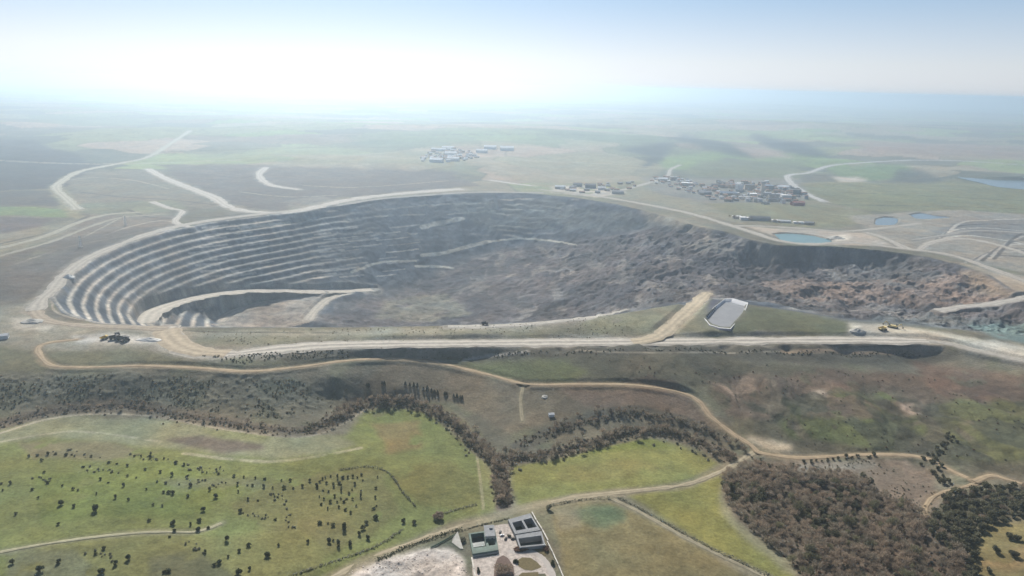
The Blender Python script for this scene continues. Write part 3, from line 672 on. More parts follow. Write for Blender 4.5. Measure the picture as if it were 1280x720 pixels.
area([(330, 595), (480, 588), (500, 640), (420, 690), (330, 660), (290, 630)], (0.135, 0.12, 0.055), 0.6, 16, spot=1.3, seed=18)
area([(0, 690), (100, 690), (140, 735), (0, 735)], (0.14, 0.15, 0.10), 0.6, 10, spot=1.0, seed=19)
area([(190, 700), (260, 690), (300, 735), (180, 735)], (0.085, 0.085, 0.055), 0.7, 12, spot=1.2, seed=20)
area([(40, 590), (200, 580), (300, 600), (260, 650), (60, 650)], (0.125, 0.15, 0.044), 0.8, 14, spot=1.2, seed=22)
area([(200, 600), (320, 596), (330, 608), (220, 612)], (0.13, 0.135, 0.085), 0.7, 8, spot=1.4, seed=21)
area([(598, 560), (612, 592), (628, 634), (612, 640), (596, 610)], (0.19, 0.18, 0.085), 0.6, 6)
line([(596, 570), (600, 600), (604, 636)], 1.5, (0.27, 0.24, 0.15), 0.8, 0.2)
area([(640, 582), (690, 572), (745, 557), (800, 543), (850, 556), (900, 580), (850, 604), (780, 612), (700, 622), (646, 634), (638, 610)], (0.162, 0.166, 0.058), 1, 6)
area([(700, 585), (790, 575), (840, 585), (760, 605), (700, 600)], (0.155, 0.14, 0.055), 0.6, 14, spot=1.3, seed=24)
area([(730, 556), (800, 543), (850, 560), (800, 560), (740, 568)], (0.12, 0.145, 0.035), 0.7, 8)
area([(782, 618), (850, 606), (905, 586), (905, 625), (920, 650), (960, 690), (1010, 735), (960, 722), (880, 680)], (0.155, 0.148, 0.048), 1, 6)
area([(900, 600), (925, 640), (965, 672), (1010, 720), (980, 715), (930, 670), (902, 640)], (0.19, 0.175, 0.11), 0.8, 6)
area([(690, 645), (720, 630), (765, 627), (830, 658), (960, 735), (712, 735)], (0.15, 0.127, 0.065), 1, 5)
area([(715, 640), (745, 630), (778, 636), (782, 652), (755, 664), (725, 655)], (0.105, 0.128, 0.075), 0.85, 10)
area([(735, 640), (765, 634), (778, 650), (750, 656)], (0.075, 0.105, 0.06), 0.8, 8)
area([(690, 640), (720, 634), (730, 660), (700, 665)], (0.17, 0.16, 0.115), 0.7, 10, spot=1.2, seed=25)
area([(560, 655), (640, 634), (700, 622), (760, 618), (764, 627), (690, 640), (640, 652), (560, 680), (480, 712), (430, 735), (400, 735), (470, 698)], (0.16, 0.14, 0.085), 0.6, 4)
# river bed and thickets
line(RIVER, 13, (0.125, 0.105, 0.08), 0.85, 0.2, 3)
line([(p[0], p[1] - 1) for p in RIVER], 4, (0.06, 0.05, 0.042), 0.8, 0.25, 4)
line([(650, 558), (690, 540), (740, 522), (790, 516), (850, 526), (900, 548)], 11, (0.085, 0.08, 0.065), 0.9)
line([(470, 520), (540, 505), (600, 545)], 5, (0.17, 0.16, 0.09), 0.5, 0.4)
line([(622, 574), (625, 600), (628, 634)], 8, (0.11, 0.085, 0.07), 0.95)
WOOD = [(905, 590), (930, 580), (1000, 588), (1062, 594), (1090, 612), (1130, 632), (1165, 652), (1182, 672), (1215, 690), (1225, 735), (1010, 735), (985, 700), (945, 668), (915, 640), (903, 612)]
area(WOOD, (0.10, 0.078, 0.06), 0.95, 8)
OAKS = [(1180, 622), (1220, 612), (1300, 610), (1300, 646), (1262, 650), (1232, 664), (1205, 690), (1180, 672), (1162, 652)]
area(OAKS, (0.075, 0.066, 0.045), 0.9, 8)
area([(1232, 662), (1300, 646), (1300, 735), (1216, 735), (1214, 700)], (0.165, 0.142, 0.066), 0.95, 10)
area([(1225, 690), (1300, 680), (1300, 705), (1230, 715)], (0.24, 0.17, 0.09), 0.6, 12, spot=1.1, seed=26)
# front works and spoil
area([(425, 735), (455, 706), (490, 697), (520, 690), (560, 686), (582, 700), (588, 735)], (0.52, 0.45, 0.40), 0.95, 6)
area([(440, 735), (490, 700), (575, 700), (585, 735)], (0.33, 0.28, 0.24), 0.8, 6, spot=0.9, seed=30)
area([(480, 700), (520, 686), (575, 668), (580, 690), (556, 684), (512, 690)], (0.06, 0.07, 0.05), 0.9, 4)

# the pit itself
rock = mix3((0.048, 0.06, 0.078), (0.075, 0.087, 0.104), sstep(0.35, 0.65, n2))
CLR[:] = np.where(inside[..., None], rock, CLR)
brk = sstep(0.52, 0.60, fbm(GX * 0.6, GY * 2, 55, 4, 500)) * 0.5 * whole
bm = berm * np.clip(leftw * 0.95 + brk, 0, 1) * (1 - deb_s)
bm = blur(bm, 1, 1)
paint(bm, (0.46, 0.42, 0.36))
paint(fl_m * 0.9, (0.30, 0.255, 0.21), fl_s)
db = mix3((0.068, 0.062, 0.066), (0.118, 0.104, 0.103), sstep(0.36, 0.64, fbm(GX + WX * 30, GY * 0.7, 70, 5, 520)))
lt = sstep(0.55, 0.68, fbm(GX + WX * 20, GY * 0.5 + WY * 20, 34, 4, 530))
db = db * (1 - 0.6 * lt[..., None]) + np.array((0.23, 0.21, 0.19)) * 0.6 * lt[..., None]
dk = sstep(0.56, 0.68, fbm(GX * 0.8 + WX * 20, GY * 0.6, 45, 4, 540)); db = db * (1 - 0.65 * dk[..., None]) + np.array((0.05, 0.05, 0.052)) * 0.65 * dk[..., None]
CLR[:] = CLR * (1 - deb_s[..., None]) + db * deb_s[..., None]
area([(1030, 360), (1080, 350), (1150, 345), (1225, 345), (1275, 368), (1240, 384), (1150, 382), (1060, 380)], (0.21, 0.155, 0.125), 0.8, 16, spot=1.2, seed=31)
area([(940, 352), (1010, 345), (1070, 356), (1060, 376), (980, 372)], (0.22, 0.165, 0.135), 0.7, 20, spot=1.1, seed=32)
area([(1040, 312), (1120, 316), (1180, 330), (1150, 336), (1060, 326)], (0.06, 0.06, 0.062), 0.7, 14, spot=1.4, seed=38)
area([(1195, 335), (1230, 340), (1270, 366), (1262, 376), (1225, 366), (1205, 350)], (0.27, 0.2, 0.14), 0.85, 10)
area([(1060, 318), (1130, 322), (1180, 345), (1140, 362), (1060, 350)], (0.115, 0.115, 0.115), 0.7, 16, spot=1.2, seed=33)
area([(1000, 392), (1070, 400), (1180, 396), (1300, 395), (1300, 432), (1200, 412), (1060, 402)], (0.12, 0.13, 0.13), 0.8, 8)
area([(1200, 402), (1300, 395), (1300, 430), (1240, 422)], (0.13, 0.19, 0.185), 0.85, 10, spot=1.4, seed=34)
area([(480, 372), (560, 366), (590, 392), (540, 402), (470, 398)], (0.2, 0.19, 0.14), 0.6, 16, spot=1.1, seed=35)
area([(840, 300), (880, 296), (978, 310), (978, 330), (940, 335), (880, 318)], (0.24, 0.225, 0.2), 0.6, 12, spot=0.8, seed=36)
for P, hw in (([(528, 284), (545, 280), (578, 273)], 9), ([(528, 319), (555, 316), (585, 308), (612, 302)], 7), ([(520, 333), (545, 333), (566, 335)], 5), ([(612, 302), (650, 298), (690, 301), (720, 306)], 4), ([(300, 285), (330, 282), (362, 279)], 5), ([(440, 340), (475, 328), (520, 326)], 4)):
    line(P, hw, (0.46, 0.44, 0.37), 0.9)
for P in ([(480, 262), (540, 256), (600, 254)], [(420, 300), (470, 294), (520, 292)], [(560, 268), (640, 262), (700, 264)], [(430, 275), (480, 270), (530, 268)]):
    line(P, 4, (0.3, 0.3, 0.28), 0.6, 0.42)
r9 = np.random.RandomState(9)
for k in range(46):
    y0 = 286 + (k % 9) * 7.5 + r9.uniform(-2, 2); x0 = (250, 292, 392, 430, 478)[k % 5] + r9.uniform(-12, 16) - (y0 - 300) * .15; L_ = r9.uniform(16, 44)
    line([(x0, y0), (x0 + L_ * .5, y0 - L_ * .045), (x0 + L_, y0 - L_ * .11)], r9.uniform(1.6, 3.2), (0.44, 0.42, 0.38), r9.uniform(.4, .85), 0.15, 80 + k)
area([(560, 250), (680, 248), (780, 262), (880, 284), (800, 288), (700, 285), (600, 285)], (0.12, 0.13, 0.115), 0.5, 25, spot=1.3, seed=37)
area([(800, 262), (860, 276), (900, 290), (860, 290), (810, 276)], (0.22, 0.195, 0.15), 0.8, 12)
# verges of the roads
for nm, W, hw, c, s, D in built_roads:
    e = (1 - sstep(hw * 0.9, hw * 2.3 + 3, D + (n2[s] - 0.5) * hw * 2.5)); paint(e, tuple(v * 0.7 for v in c), s, 0.6)
for P in ([(210, 412), (280, 415), (420, 416)], [(260, 444), (340, 440), (470, 434), (700, 432.5), (1150, 431)]): line(P, 3.0, (0.075, 0.07, 0.06), 0.7, 0.25)
# fine mottling
k3 = np.clip(gm + inside, 0, 1)
CLR *= (1 + (0.4 + 0.5 * k3) * (n3 - .5))[..., None] * (1 + (0.36 + .4 * k3) * (n2 - .5))[..., None] * (0.8 + 0.4 * fbm(GX, GY * .7, 75, 3, 600))[..., None]
CLR *= 1 + (np.array((0.13, 0.0, -0.12), np.float32) * (fbm(GX, GY, 48, 3, 610) - .5)[..., None] * 2)
np.clip(CLR, 0.01, 0.9, out=CLR)

# ------------------------------------------------------------------ the sheet
def ground_material():
    m = bpy.data.materials.new('ground'); m.use_nodes = True; t = m.node_tree; p = t.nodes['Principled BSDF']
    p.inputs['Roughness'].default_value = 0.95; p.inputs['Specular IOR Level'].default_value = 0.08
    a = t.nodes.new('ShaderNodeAttribute'); a.attribute_name = 'cover'
    g = t.nodes.new('ShaderNodeNewGeometry'); out = a.outputs['Color']
    for sc, lo, hi in ((0.35, 0.72, 1.28), (0.055, 0.82, 1.18)):
        n = t.nodes.new('ShaderNodeTexNoise'); n.inputs['Scale'].default_value = sc; n.inputs['Detail'].default_value = 4; n.inputs['Roughness'].default_value = 0.7
        t.links.new(g.outputs['Position'], n.inputs['Vector'])
        r = t.nodes.new('ShaderNodeMapRange'); r.inputs['From Min'].default_value = 0.3; r.inputs['From Max'].default_value = 0.7; r.inputs['To Min'].default_value = lo; r.inputs['To Max'].default_value = hi
        t.links.new(n.outputs['Fac'], r.inputs['Value'])
        x = t.nodes.new('ShaderNodeVectorMath'); x.operation = 'SCALE'; t.links.new(out, x.inputs[0]); t.links.new(r.outputs['Result'], x.inputs['Scale']); out = x.outputs['Vector']
    t.links.new(out, p.inputs['Base Color'])
    n = t.nodes.new('ShaderNodeTexNoise'); n.inputs['Scale'].default_value = 0.25; n.inputs['Detail'].default_value = 6; t.links.new(g.outputs['Position'], n.inputs['Vector'])
    b = t.nodes.new('ShaderNodeBump'); b.inputs['Strength'].default_value = 0.5; b.inputs['Distance'].default_value = 1.5; t.links.new(n.outputs['Fac'], b.inputs['Height']); t.links.new(b.outputs[0], p.inputs['Normal'])
    return m

nv = NR * NC
me = bpy.data.meshes.new('ground')
me.vertices.add(nv)
co = np.empty((nv, 3), np.float32); co[:, 0] = GX.ravel(); co[:, 1] = GY.ravel(); co[:, 2] = H.ravel()
me.vertices.foreach_set('co', co.ravel())
idx = np.arange(nv).reshape(NR, NC); q = np.stack([idx[:-1, :-1], idx[:-1, 1:], idx[1:, 1:], idx[1:, :-1]], -1).reshape(-1, 4)
me.loops.add(q.size); me.loops.foreach_set('vertex_index', q.ravel().astype(np.int32))
me.polygons.add(len(q)); me.polygons.foreach_set('loop_start', np.arange(0, q.size, 4, dtype=np.int32))
me.polygons.foreach_set('use_smooth', np.ones(len(q), bool))
at_ = me.attributes.new('cover', 'FLOAT_COLOR', 'POINT')
cc = np.ones((nv, 4), np.float32); cc[:, :3] = CLR.reshape(-1, 3); at_.data.foreach_set('color', cc.ravel())
me.update(calc_edges=True); me.materials.append(ground_material())
ground = bpy.data.objects.new('ground', me); COL.objects.link(ground)
tag(ground, 'open pit, fields and eroded slopes of the land', None, None, 'structure')

# ------------------------------------------------------------------ road surfaces
def road_material(name, c, ruts):
    m = bpy.data.materials.new(name); m.use_nodes = True; t = m.node_tree; p = t.nodes['Principled BSDF']
    p.inputs['Roughness'].default_value = 0.92; p.inputs['Specular IOR Level'].default_value = 0.15
    a = t.nodes.new('ShaderNodeAttribute'); a.attribute_name = 'across'
    g = t.nodes.new('ShaderNodeNewGeometry')
    mu = t.nodes.new('ShaderNodeMath'); mu.operation = 'MULTIPLY'; mu.inputs[1].default_value = 6.6; t.links.new(a.outputs['Fac'], mu.inputs[0])
    co_ = t.nodes.new('ShaderNodeMath'); co_.operation = 'COSINE'; t.links.new(mu.outputs[0], co_.inputs[0])
    n = t.nodes.new('ShaderNodeTexNoise'); n.inputs['Scale'].default_value = 0.12; n.inputs['Detail'].default_value = 6; n.inputs['Roughness'].default_value = 0.7; t.links.new(g.outputs['Position'], n.inputs['Vector'])
    ma = t.nodes.new('ShaderNodeMath'); ma.operation = 'MULTIPLY_ADD'; ma.inputs[1].default_value = -ruts; t.links.new(co_.outputs[0], ma.inputs[0]); t.links.new(n.outputs['Fac'], ma.inputs[2])
    r = t.nodes.new('ShaderNodeMapRange'); r.inputs['From Min'].default_value = 0.25; r.inputs['From Max'].default_value = 0.75; t.links.new(ma.outputs[0], r.inputs['Value'])
    x = t.nodes.new('ShaderNodeMix'); x.data_type = 'RGBA'; x.inputs['A'].default_value = (*[v * 0.62 for v in c], 1); x.inputs['B'].default_value = (*[min(1, v * 1.18) for v in c], 1)
    t.links.new(r.outputs['Result'], x.inputs['Factor']); t.links.new(x.outputs['Result'], p.inputs['Base Color'])
    return m
_rm = {}
for nm, W, hw, c, s, D in built_roads:
    t = np.gradient(W[:, :2], axis=0); t /= np.linalg.norm(t, axis=1)[:, None] + 1e-9; nrm = np.stack([-t[:, 1], t[:, 0]], 1)
    wv = hw * (1 + 0.3 * (vnoise(W[:, 0] / 30, W[:, 1] / 30, 9) - 0.5) * 2 + 0.3 * (vnoise(W[:, 0] / 9, W[:, 1] / 9, 19) - 0.5) * 2)
    cs = [(-1.25, -0.5), (-1.0, 0.02), (-0.5, 0.1), (0, 0.14), (0.5, 0.1), (1.0, 0.02), (1.25, -0.5)]
    vs = np.concatenate([np.column_stack([W[:, :2] + nrm * (wv * a)[:, None], W[:, 2] + h + (0.1 if nm == 'main_road' else 0)]) for a, h in cs]); n = len(W); k = len(cs)
    fs = [(a * n + i, a * n + i + 1, (a + 1) * n + i + 1, (a + 1) * n + i)[::-1] for a in range(k - 1) for i in range(n - 1)]
    rm = bpy.data.meshes.new(nm); rm.from_pydata(vs.tolist(), [], fs); at2 = rm.attributes.new('across', 'FLOAT', 'POINT')
    at2.data.foreach_set('value', np.repeat([a for a, h in cs], n).astype(np.float32))
    if c not in _rm: _rm[c] = road_material('road_surface', c, 0.24 if nm == 'main_road' else 0.1)
    rm.materials.append(_rm[c]); rm.update(); rm.polygons.foreach_set('use_smooth', [True] * len(fs))
    o = bpy.data.objects.new(nm, rm); COL.objects.link(o); tag(o, None, None, None, 'structure')
# ------------------------------------------------------------------ water
def water_mat(name, c, rough=0.25):
    m = mat(name, c, rough, 0.12, 0.02, 0.5); return m
WAT = {'turquoise': water_mat('turquoise_water', (0.115, 0.20, 0.195)), 'blue': water_mat('blue_water', (0.115, 0.155, 0.18))}
for W, z, k in pond_w:
    me = bpy.data.meshes.new('pond_water'); me.from_pydata([(p[0], p[1], z) for p in W], [], [tuple(range(len(W)))]); me.materials.append(WAT[k])
    o = bpy.data.objects.new('pond_water', me); COL.objects.link(o); tag(o, None, None, None, 'structure')

M_LINER = mat('white_liner', (0.62, 0.62, 0.64), 0.6, 0.08, 0.05); M_CRESTL = mat('bright_liner', (0.58, 0.58, 0.58), 0.7, 0.2, 0.2); M_GREYL = mat('grey_sediment', (0.22, 0.225, 0.24), 0.7, 0.12, 0.05)
M_DARKL = mat('dark_liner', (0.15, 0.15, 0.185), 0.7, 0.15, 0.06)
# lined pond: bank crest, inner slopes, floor
def lined_pond():
    root = empty('lined_pond', (0, 0, 0)); tag(root, 'trapezoid pond lined in white and grey sheeting beside the tan ramp road', 'pond')
    P = [(881, 397), (892, 385), (906, 374), (915, 373.5), (934, 379), (930, 390), (913, 410), (900, 409), (888, 405.5)]
    A = np.stack(unproj([p[0] for p in P], [p[1] for p in P], lined_z + 0.3), 1); c = A.mean(0); n = len(A)
    ring = lambda k, z: [(c[0] + (p[0] - c[0]) * k, c[1] + (p[1] - c[1]) * k, z) for p in A]
    sides = lambda m: [(k * n + i, (k + 1) * n + i, (k + 1) * n + (i + 1) % n, k * n + (i + 1) % n) for k in range(m) for i in range(n)]
    b = MB(); b.add(ring(1.10, lined_z - 1.8) + ring(1.062, lined_z + 0.3), sides(1)); b.build('bank', M_DARKL, root)
    b = MB(); b.add(ring(1.055, lined_z + 0.3) + ring(1.045, lined_z + 0.42) + ring(1.015, lined_z + 0.36), sides(2)); b.build('crest', M_CRESTL, root)
    b = MB(); o4 = ring(0.9, lined_z - 4.5); b.add(ring(1.018, lined_z + 0.38) + ring(0.955, lined_z - 1.8) + o4, [f for k in (0, 1) for i in range(n) for f in [(k * n + i, (k + 1) * n + i, (k + 1) * n + (i + 1) % n, k * n + (i + 1) % n)]]); b.build('inner_slope', M_LINER, root)
    b = MB(); b.add(ring(0.92, lined_z - 3.9), [tuple(range(n))]); b.build('floor', M_GREYL, root)
lined_pond()

# ------------------------------------------------------------------ trees
def leaf_mat(name, c, isl=0.6, noise=0.3): return mat(name, c, 0.85, noise, 0.6, 0.1, island=isl, trans=0.4)
M_BARK = mat('bark', (0.09, 0.07, 0.055), 0.95, 0.2, 2.0)
M_DKLEAF = leaf_mat('dark_foliage', (0.05, 0.06, 0.034)); M_OAK = leaf_mat('oak_foliage', (0.125, 0.12, 0.075))
M_CON = leaf_mat('conifer_foliage', (0.05, 0.062, 0.052)); M_TWIG = leaf_mat('bare_twigs', (0.28, 0.22, 0.165)); M_TWIG2 = leaf_mat('grey_twigs', (0.25, 0.21, 0.16))
M_TWIG3 = leaf_mat('olive_twigs', (0.19, 0.18, 0.11)); M_OLIVE = leaf_mat('olive_foliage', (0.085, 0.092, 0.05)); M_BRUSH = leaf_mat('brush', (0.22, 0.215, 0.16)); M_RUST = leaf_mat('rusty_brush', (0.19, 0.11, 0.08)); M_REED = leaf_mat('dry_reed', (0.24, 0.19, 0.12))

def quad(b, c, s, rng, elong=1.0, flat=0.0, mi=0):
    a = rng.normal(size=3); a /= np.linalg.norm(a); t = rng.normal(size=3); t -= a * t.dot(a); t /= np.linalg.norm(t); u = np.cross(a, t)
    c = np.asarray(c); p = t * s * elong; q = u * s
    b.add([c - p - q * rng.uniform(.5, 1), c + p * rng.uniform(.7, 1.2) - q, c + p + q * rng.uniform(.5, 1.1), c - p * rng.uniform(.6, 1) + q], [(0, 1, 2, 3)], mi)

def crown_leafy(rng, n, rx, h, z0, s, lobes=6):
    """leaf clumps through an uneven volume of a few lobes"""
    b = MB(); L = [(np.array([rng.uniform(-.5, .5) * rx, rng.uniform(-.5, .5) * rx, z0 + h * rng.uniform(.3, .75)]), rng.uniform(.45, .75)) for _ in range(lobes)]
    for i in range(n):
        c, r = L[i % lobes]; d = rng.normal(size=3); d /= np.linalg.norm(d); k = rng.uniform(.5, 1.0) ** 0.5 * r
        quad(b, c + d * k * np.array([rx, rx, h * 0.62]), s * rng.uniform(.6, 1.3), rng)
    return b
def trunk_mb(rng, h, r, limbs=4, reach=0.5):
    b = MB(); b.tube((0, 0, -0.5), (rng.uniform(-.1, .1) * h, rng.uniform(-.1, .1) * h, h * 0.6), r, r * 0.6, 6)
    for k in range(limbs):
        a = 2 * math.pi * (k + rng.uniform(-.3, .3)) / limbs; z = h * rng.uniform(.3, .55)
        b.tube((0, 0, z), (math.cos(a) * h * reach * .6, math.sin(a) * h * reach * .6, z + h * rng.uniform(.25, .45)), r * .55, r * .15, 5)
    return b
def bare_crown(rng, n, rx, h, s):
    b = MB(); lobes = [(rng.uniform(-.55, .55) * rx, rng.uniform(-.55, .55) * rx, h * rng.uniform(.45, .75)) for _ in range(7)]
    for i in range(n):
        c = lobes[i % 7]; d = rng.normal(size=3); d /= np.linalg.norm(d); k = rng.uniform(.2, 1) ** .6
        p = np.array(c) + d * k * np.array([rx * .55, rx * .55, h * .3])
        u = (p - np.array([0, 0, h * .25])); u /= np.linalg.norm(u) + 1e-6; u += rng.normal(size=3) * .35
        w = np.cross(u, rng.normal(size=3)); w /= np.linalg.norm(w) + 1e-6; L = s * rng.uniform(.8, 1.9)
        b.add([p - w * s * .30, p + w * s * .30, p + u * L + w * s * .12, p + u * L - w * s * .22], [(0, 1, 2, 3)])
    return b
def conifer_crown(rng, n, r, h):
    b = MB()
    for i in range(n):
        t = rng.uniform(0.08, 1) ; a = rng.uniform(0, 2 * math.pi); rr = r * (1 - t) ** .8 * rng.uniform(.5, 1.05) + .1
        quad(b, (math.cos(a) * rr, math.sin(a) * rr, t * h), .55 * rng.uniform(.6, 1.2), rng, 1.2)
    return b

TREES = {}
def tree_kind(key, name, crown, trunk, cm, whole=False):
    """prototype meshes; whole = too small in the photo to show its parts"""
    TREES.setdefault(key, []).append((name, crown, trunk, cm, whole))
for k in range(4):
    r = np.random.RandomState(40 + k)
    c = crown_leafy(r, 130, (2.2, 2.7, 3.1, 2.4)[k], (5.2, 3.8, 3.6, 4.4)[k], 0.6, 0.6, 4 + k); t = trunk_mb(r, 3.6, .22)
    both = MB(); both.add(c.v, c.f, 0); both.add(t.v, t.f, 1)
    tree_kind('field', 'evergreen_tree', both.mesh('evergreen_tree', [M_OLIVE if k % 2 else M_DKLEAF, M_BARK]), None, None, True)
    c = crown_leafy(r, 420, 2.9, 4.6, 0.7, 0.42, 9); t = trunk_mb(r, 4.0, .25)
    tree_kind('field_big', 'evergreen_tree', c.mesh('crown', M_DKLEAF), t.mesh('trunk', M_BARK), None)
    c = bare_crown(r, 170, 3.4, 6.2, 0.75); t = trunk_mb(r, 5.2, .2, 6)
    both = MB(); both.add(c.v, c.f, 0); both.add(t.v, t.f, 1)
    tree_kind('river', 'riverside_tree', both.mesh('riverside_tree', [M_TWIG if k % 2 else M_TWIG2, M_BARK]), None, None, True)
    c = bare_crown(r, 460, 4.6, 8.5, 0.62); t = trunk_mb(r, 7.2, .26, 8)
    tree_kind('wood', 'woodland_tree', c.mesh('crown', (M_TWIG, M_TWIG2, M_TWIG3, M_TWIG)[k]), t.mesh('trunk', M_BARK), None)
    c = crown_leafy(r, 480, 4.6, 6.8, 1.2, 0.62, 10); t = trunk_mb(r, 6.0, .36, 6)
    tree_kind('oak', 'oak_tree', c.mesh('crown', M_OAK), t.mesh('trunk', M_BARK), None)
    c = conifer_crown(r, 210, 3.2, 9.0); t = MB(); t.tube((0, 0, -.5), (0, 0, 5), .25, .1, 6)
    both = MB(); both.add(c.v, c.f, 0); both.add(t.v, t.f, 1)
    tree_kind('conifer', 'conifer_tree', both.mesh('conifer_tree', [M_CON, M_BARK]), None, None, True)
    c = crown_leafy(r, 90, 1.9, 1.9, 0.0, 0.5, 5)
    tree_kind('bush', 'bush', c.mesh('bush', M_BRUSH), None, None, True)

def plant(key, x, y, s, label, cat, group=None, name=None, i=None, m=None):
    L = TREES[key]; nm, c, t, cm, whole = L[random.randrange(len(L)) if i is None else i % len(L)]
    z = float(zat([x], [y])[0]) - 0.05; rz = random.uniform(0, 6.28); sc = (s * random.uniform(.78, 1.2), s * random.uniform(.78, 1.2), s * random.uniform(.75, 1.25))
    if whole:
        o = bpy.data.objects.new(name or nm, c); COL.objects.link(o); o.location = (x, y, z)
    else:
        o = empty(name or nm, (x, y, z))
        a = bpy.data.objects.new('crown', c); COL.objects.link(a); a.parent = o
        b = bpy.data.objects.new('trunk', t); COL.objects.link(b); b.parent = o
    o.rotation_euler = (0, 0, rz); o.scale = sc
    return tag(o, label, cat, group)
def at1(px, py): x, y, z = at([px], [py]); return float(x[0]), float(y[0]), float(z[0])
def scatter(P, n, dmin, seed, dens=None, wpoly=None):
    """points in a polygon of the land, no two closer than dmin, densest where dens says"""
    W = ground_poly(P) if wpoly is None else wpoly; r = np.random.RandomState(seed); out = []; cell = {}
    for _ in range(n * 30):
        if len(out) >= n: break
        x = r.uniform(W[:, 0].min(), W[:, 0].max()); y = r.uniform(W[:, 1].min(), W[:, 1].max())
        if not inpoly(np.array([x]), np.array([y]), W)[0]: continue
        if dens is not None and r.rand() > dens(x, y): continue
        k = (int(x // dmin), int(y // dmin))
        if any((x - q[0]) ** 2 + (y - q[1]) ** 2 < dmin * dmin for i in (-1, 0, 1) for j in (-1, 0, 1) for q in cell.get((k[0] + i, k[1] + j), ())): continue
        cell.setdefault(k, []).append((x, y)); out.append((x, y))
    return out

# single trees on the green field (read from the photo)
Z1 = lambda u, v: (u / 2.977, 480 + v / 2.977)
Z2 = lambda u, v: (420 + u / 2.977, 480 + v / 2.977)
BIG = [((357, 472), 1.3, 'largest dark round tree, alone on the open green field above the pale farm track'),
 ((755, 471), 1.05, 'dark round tree alone above the end of the pale farm track'),
 ((645, 522), 1.05, 'dark tree standing on the far edge of the pale farm track'),
 ((740, 545), .95, 'tall dark tree on the near edge of the pale track close to its end'),
 ((895, 476), .9, 'dark tree on the grass to the right of the end of the pale track'),
 ((846, 583), .95, 'lone dark tree below the end of the pale farm track'),
 ((818, 667), 1.0, 'dark narrow tree, larger of a close pair low on the hillside'),
 ((476, 654), .95, 'dark tree under the middle of the pale farm track, right of a smaller one'),
 ((995, 642), 1.0, 'dark bushy tree low on the slope near the tan dirt track'),
 ((1224, 590), 1.0, 'dark tree beside a paler companion close above the tan dirt track'),
 ((380, 702), 1.0, 'dark tree at the bottom edge of the photo under the pale track'),
 ((890, 708), 1.1, 'dark tree at the bottom edge of the field nearest the tan dirt track'),
 ((150, 697), 1.15, 'broad dark tree in the bottom left corner of the field'),
 ((228, 450), .95, 'dark tree at left, the left one of two under the largest tree row'),
 ((803, 423), .9, 'dark wide low tree in the middle of the field below the shrub rows')]
for (u, v), s, lab in BIG:
    x, y, z = at1(*Z1(u, v)); plant('field_big', x, y, s * 0.85, lab, 'tree')
MID = [(650, 547), (775, 538), (275, 457), (60, 486), (1037, 602), (1240, 585), (798, 676), (432, 672), (610, 702), (1220, 521), (1145, 590), (1025, 506), (1278, 536), (430, 425), (555, 511), (710, 525), (742, 511), (850, 645), (928, 690), (925, 603), (218, 523), (220, 665), (890, 625), (627, 700), (765, 628), (45, 668), (632, 570), (385, 615), (355, 635)]
UP = [(640, 340), (597, 330), (540, 320), (360, 411), (478, 433), (290, 397), (272, 393), (178, 370), (232, 380), (460, 380), (508, 350), (475, 343), (585, 365), (617, 370), (610, 404), (628, 406), (645, 408), (545, 393), (667, 375), (710, 380), (698, 348), (770, 330), (813, 335), (840, 370), (870, 345), (907, 347), (940, 379), (983, 384), (985, 355), (923, 431), (960, 435), (1015, 388), (1048, 360), (1057, 388), (1092, 389), (1125, 384), (1178, 379), (1153, 362), (1200, 355), (885, 376), (887, 402), (143, 425), (403, 368), (435, 298), (475, 305), (500, 270), (525, 272), (560, 275), (610, 280), (655, 295), (685, 303), (140, 267), (180, 262), (205, 262), (245, 267), (340, 270), (108, 272), (155, 287), (405, 294), (310, 310), (120, 395), (10, 398), (570, 450), (605, 455), (375, 355), (165, 330), (5, 372), (40, 372), (700, 420), (780, 395), (950, 352), (1080, 362), (920, 378)]
for u, v in MID:
    x, y, z = at1(*Z1(u, v)); plant('field', x, y, random.uniform(.42, .74), 'middling dark evergreen tree scattered on the lower green hillside', 'tree', 'dark evergreen trees on the lower hillside')
for u, v in UP:
    x, y, z = at1(*Z1(u, v)); plant('field', x, y, random.uniform(.35, .7), 'small dark evergreen tree dotted over the upper green field', 'tree', 'small dark trees over the upper green field')
CL = [(45, 350), (62, 347), (95, 340), (100, 360), (93, 400), (92, 420), (155, 347), (148, 390), (146, 425), (150, 455), (75, 455), (60, 395), (20, 380), (40, 430), (10, 460), (20, 400), (55, 480), (140, 465), (30, 440), (5, 350), (12, 372), (70, 375), (35, 470), (-20, 345), (-10, 372), (-35, 370), (-28, 402), (-5, 420), (-48, 398), (-22, 440), (-30, 465), (-8, 385), (5, 440), (-40, 350), (-60, 365), (-70, 385), (-62, 420), (-45, 430), (-55, 450), (25, 350), (80, 350), (48, 410), (18, 428), (62, 430)]
for u, v in CL:
    x, y, z = at1(*Z2(u, v)); plant('field', x, y, random.uniform(.36, .65), 'dark evergreen tree in the dense plantation cluster right of the field', 'tree', 'clustered dark trees of the plantation')
for u, v in [(113, 521), (30, 541), (100, 541), (88, 560), (52, 600), (10, 600), (148, 500), (120, 575), (-10, 530), (-60, 520), (250, 515), (290, 520)]:
    x, y, z = at1(*Z2(u, v)); plant('field', x, y, random.uniform(.7, 1.0), 'dark tree on the bare slope between the plantation and the dirt track', 'tree', 'dark trees on the slope above the dirt track')
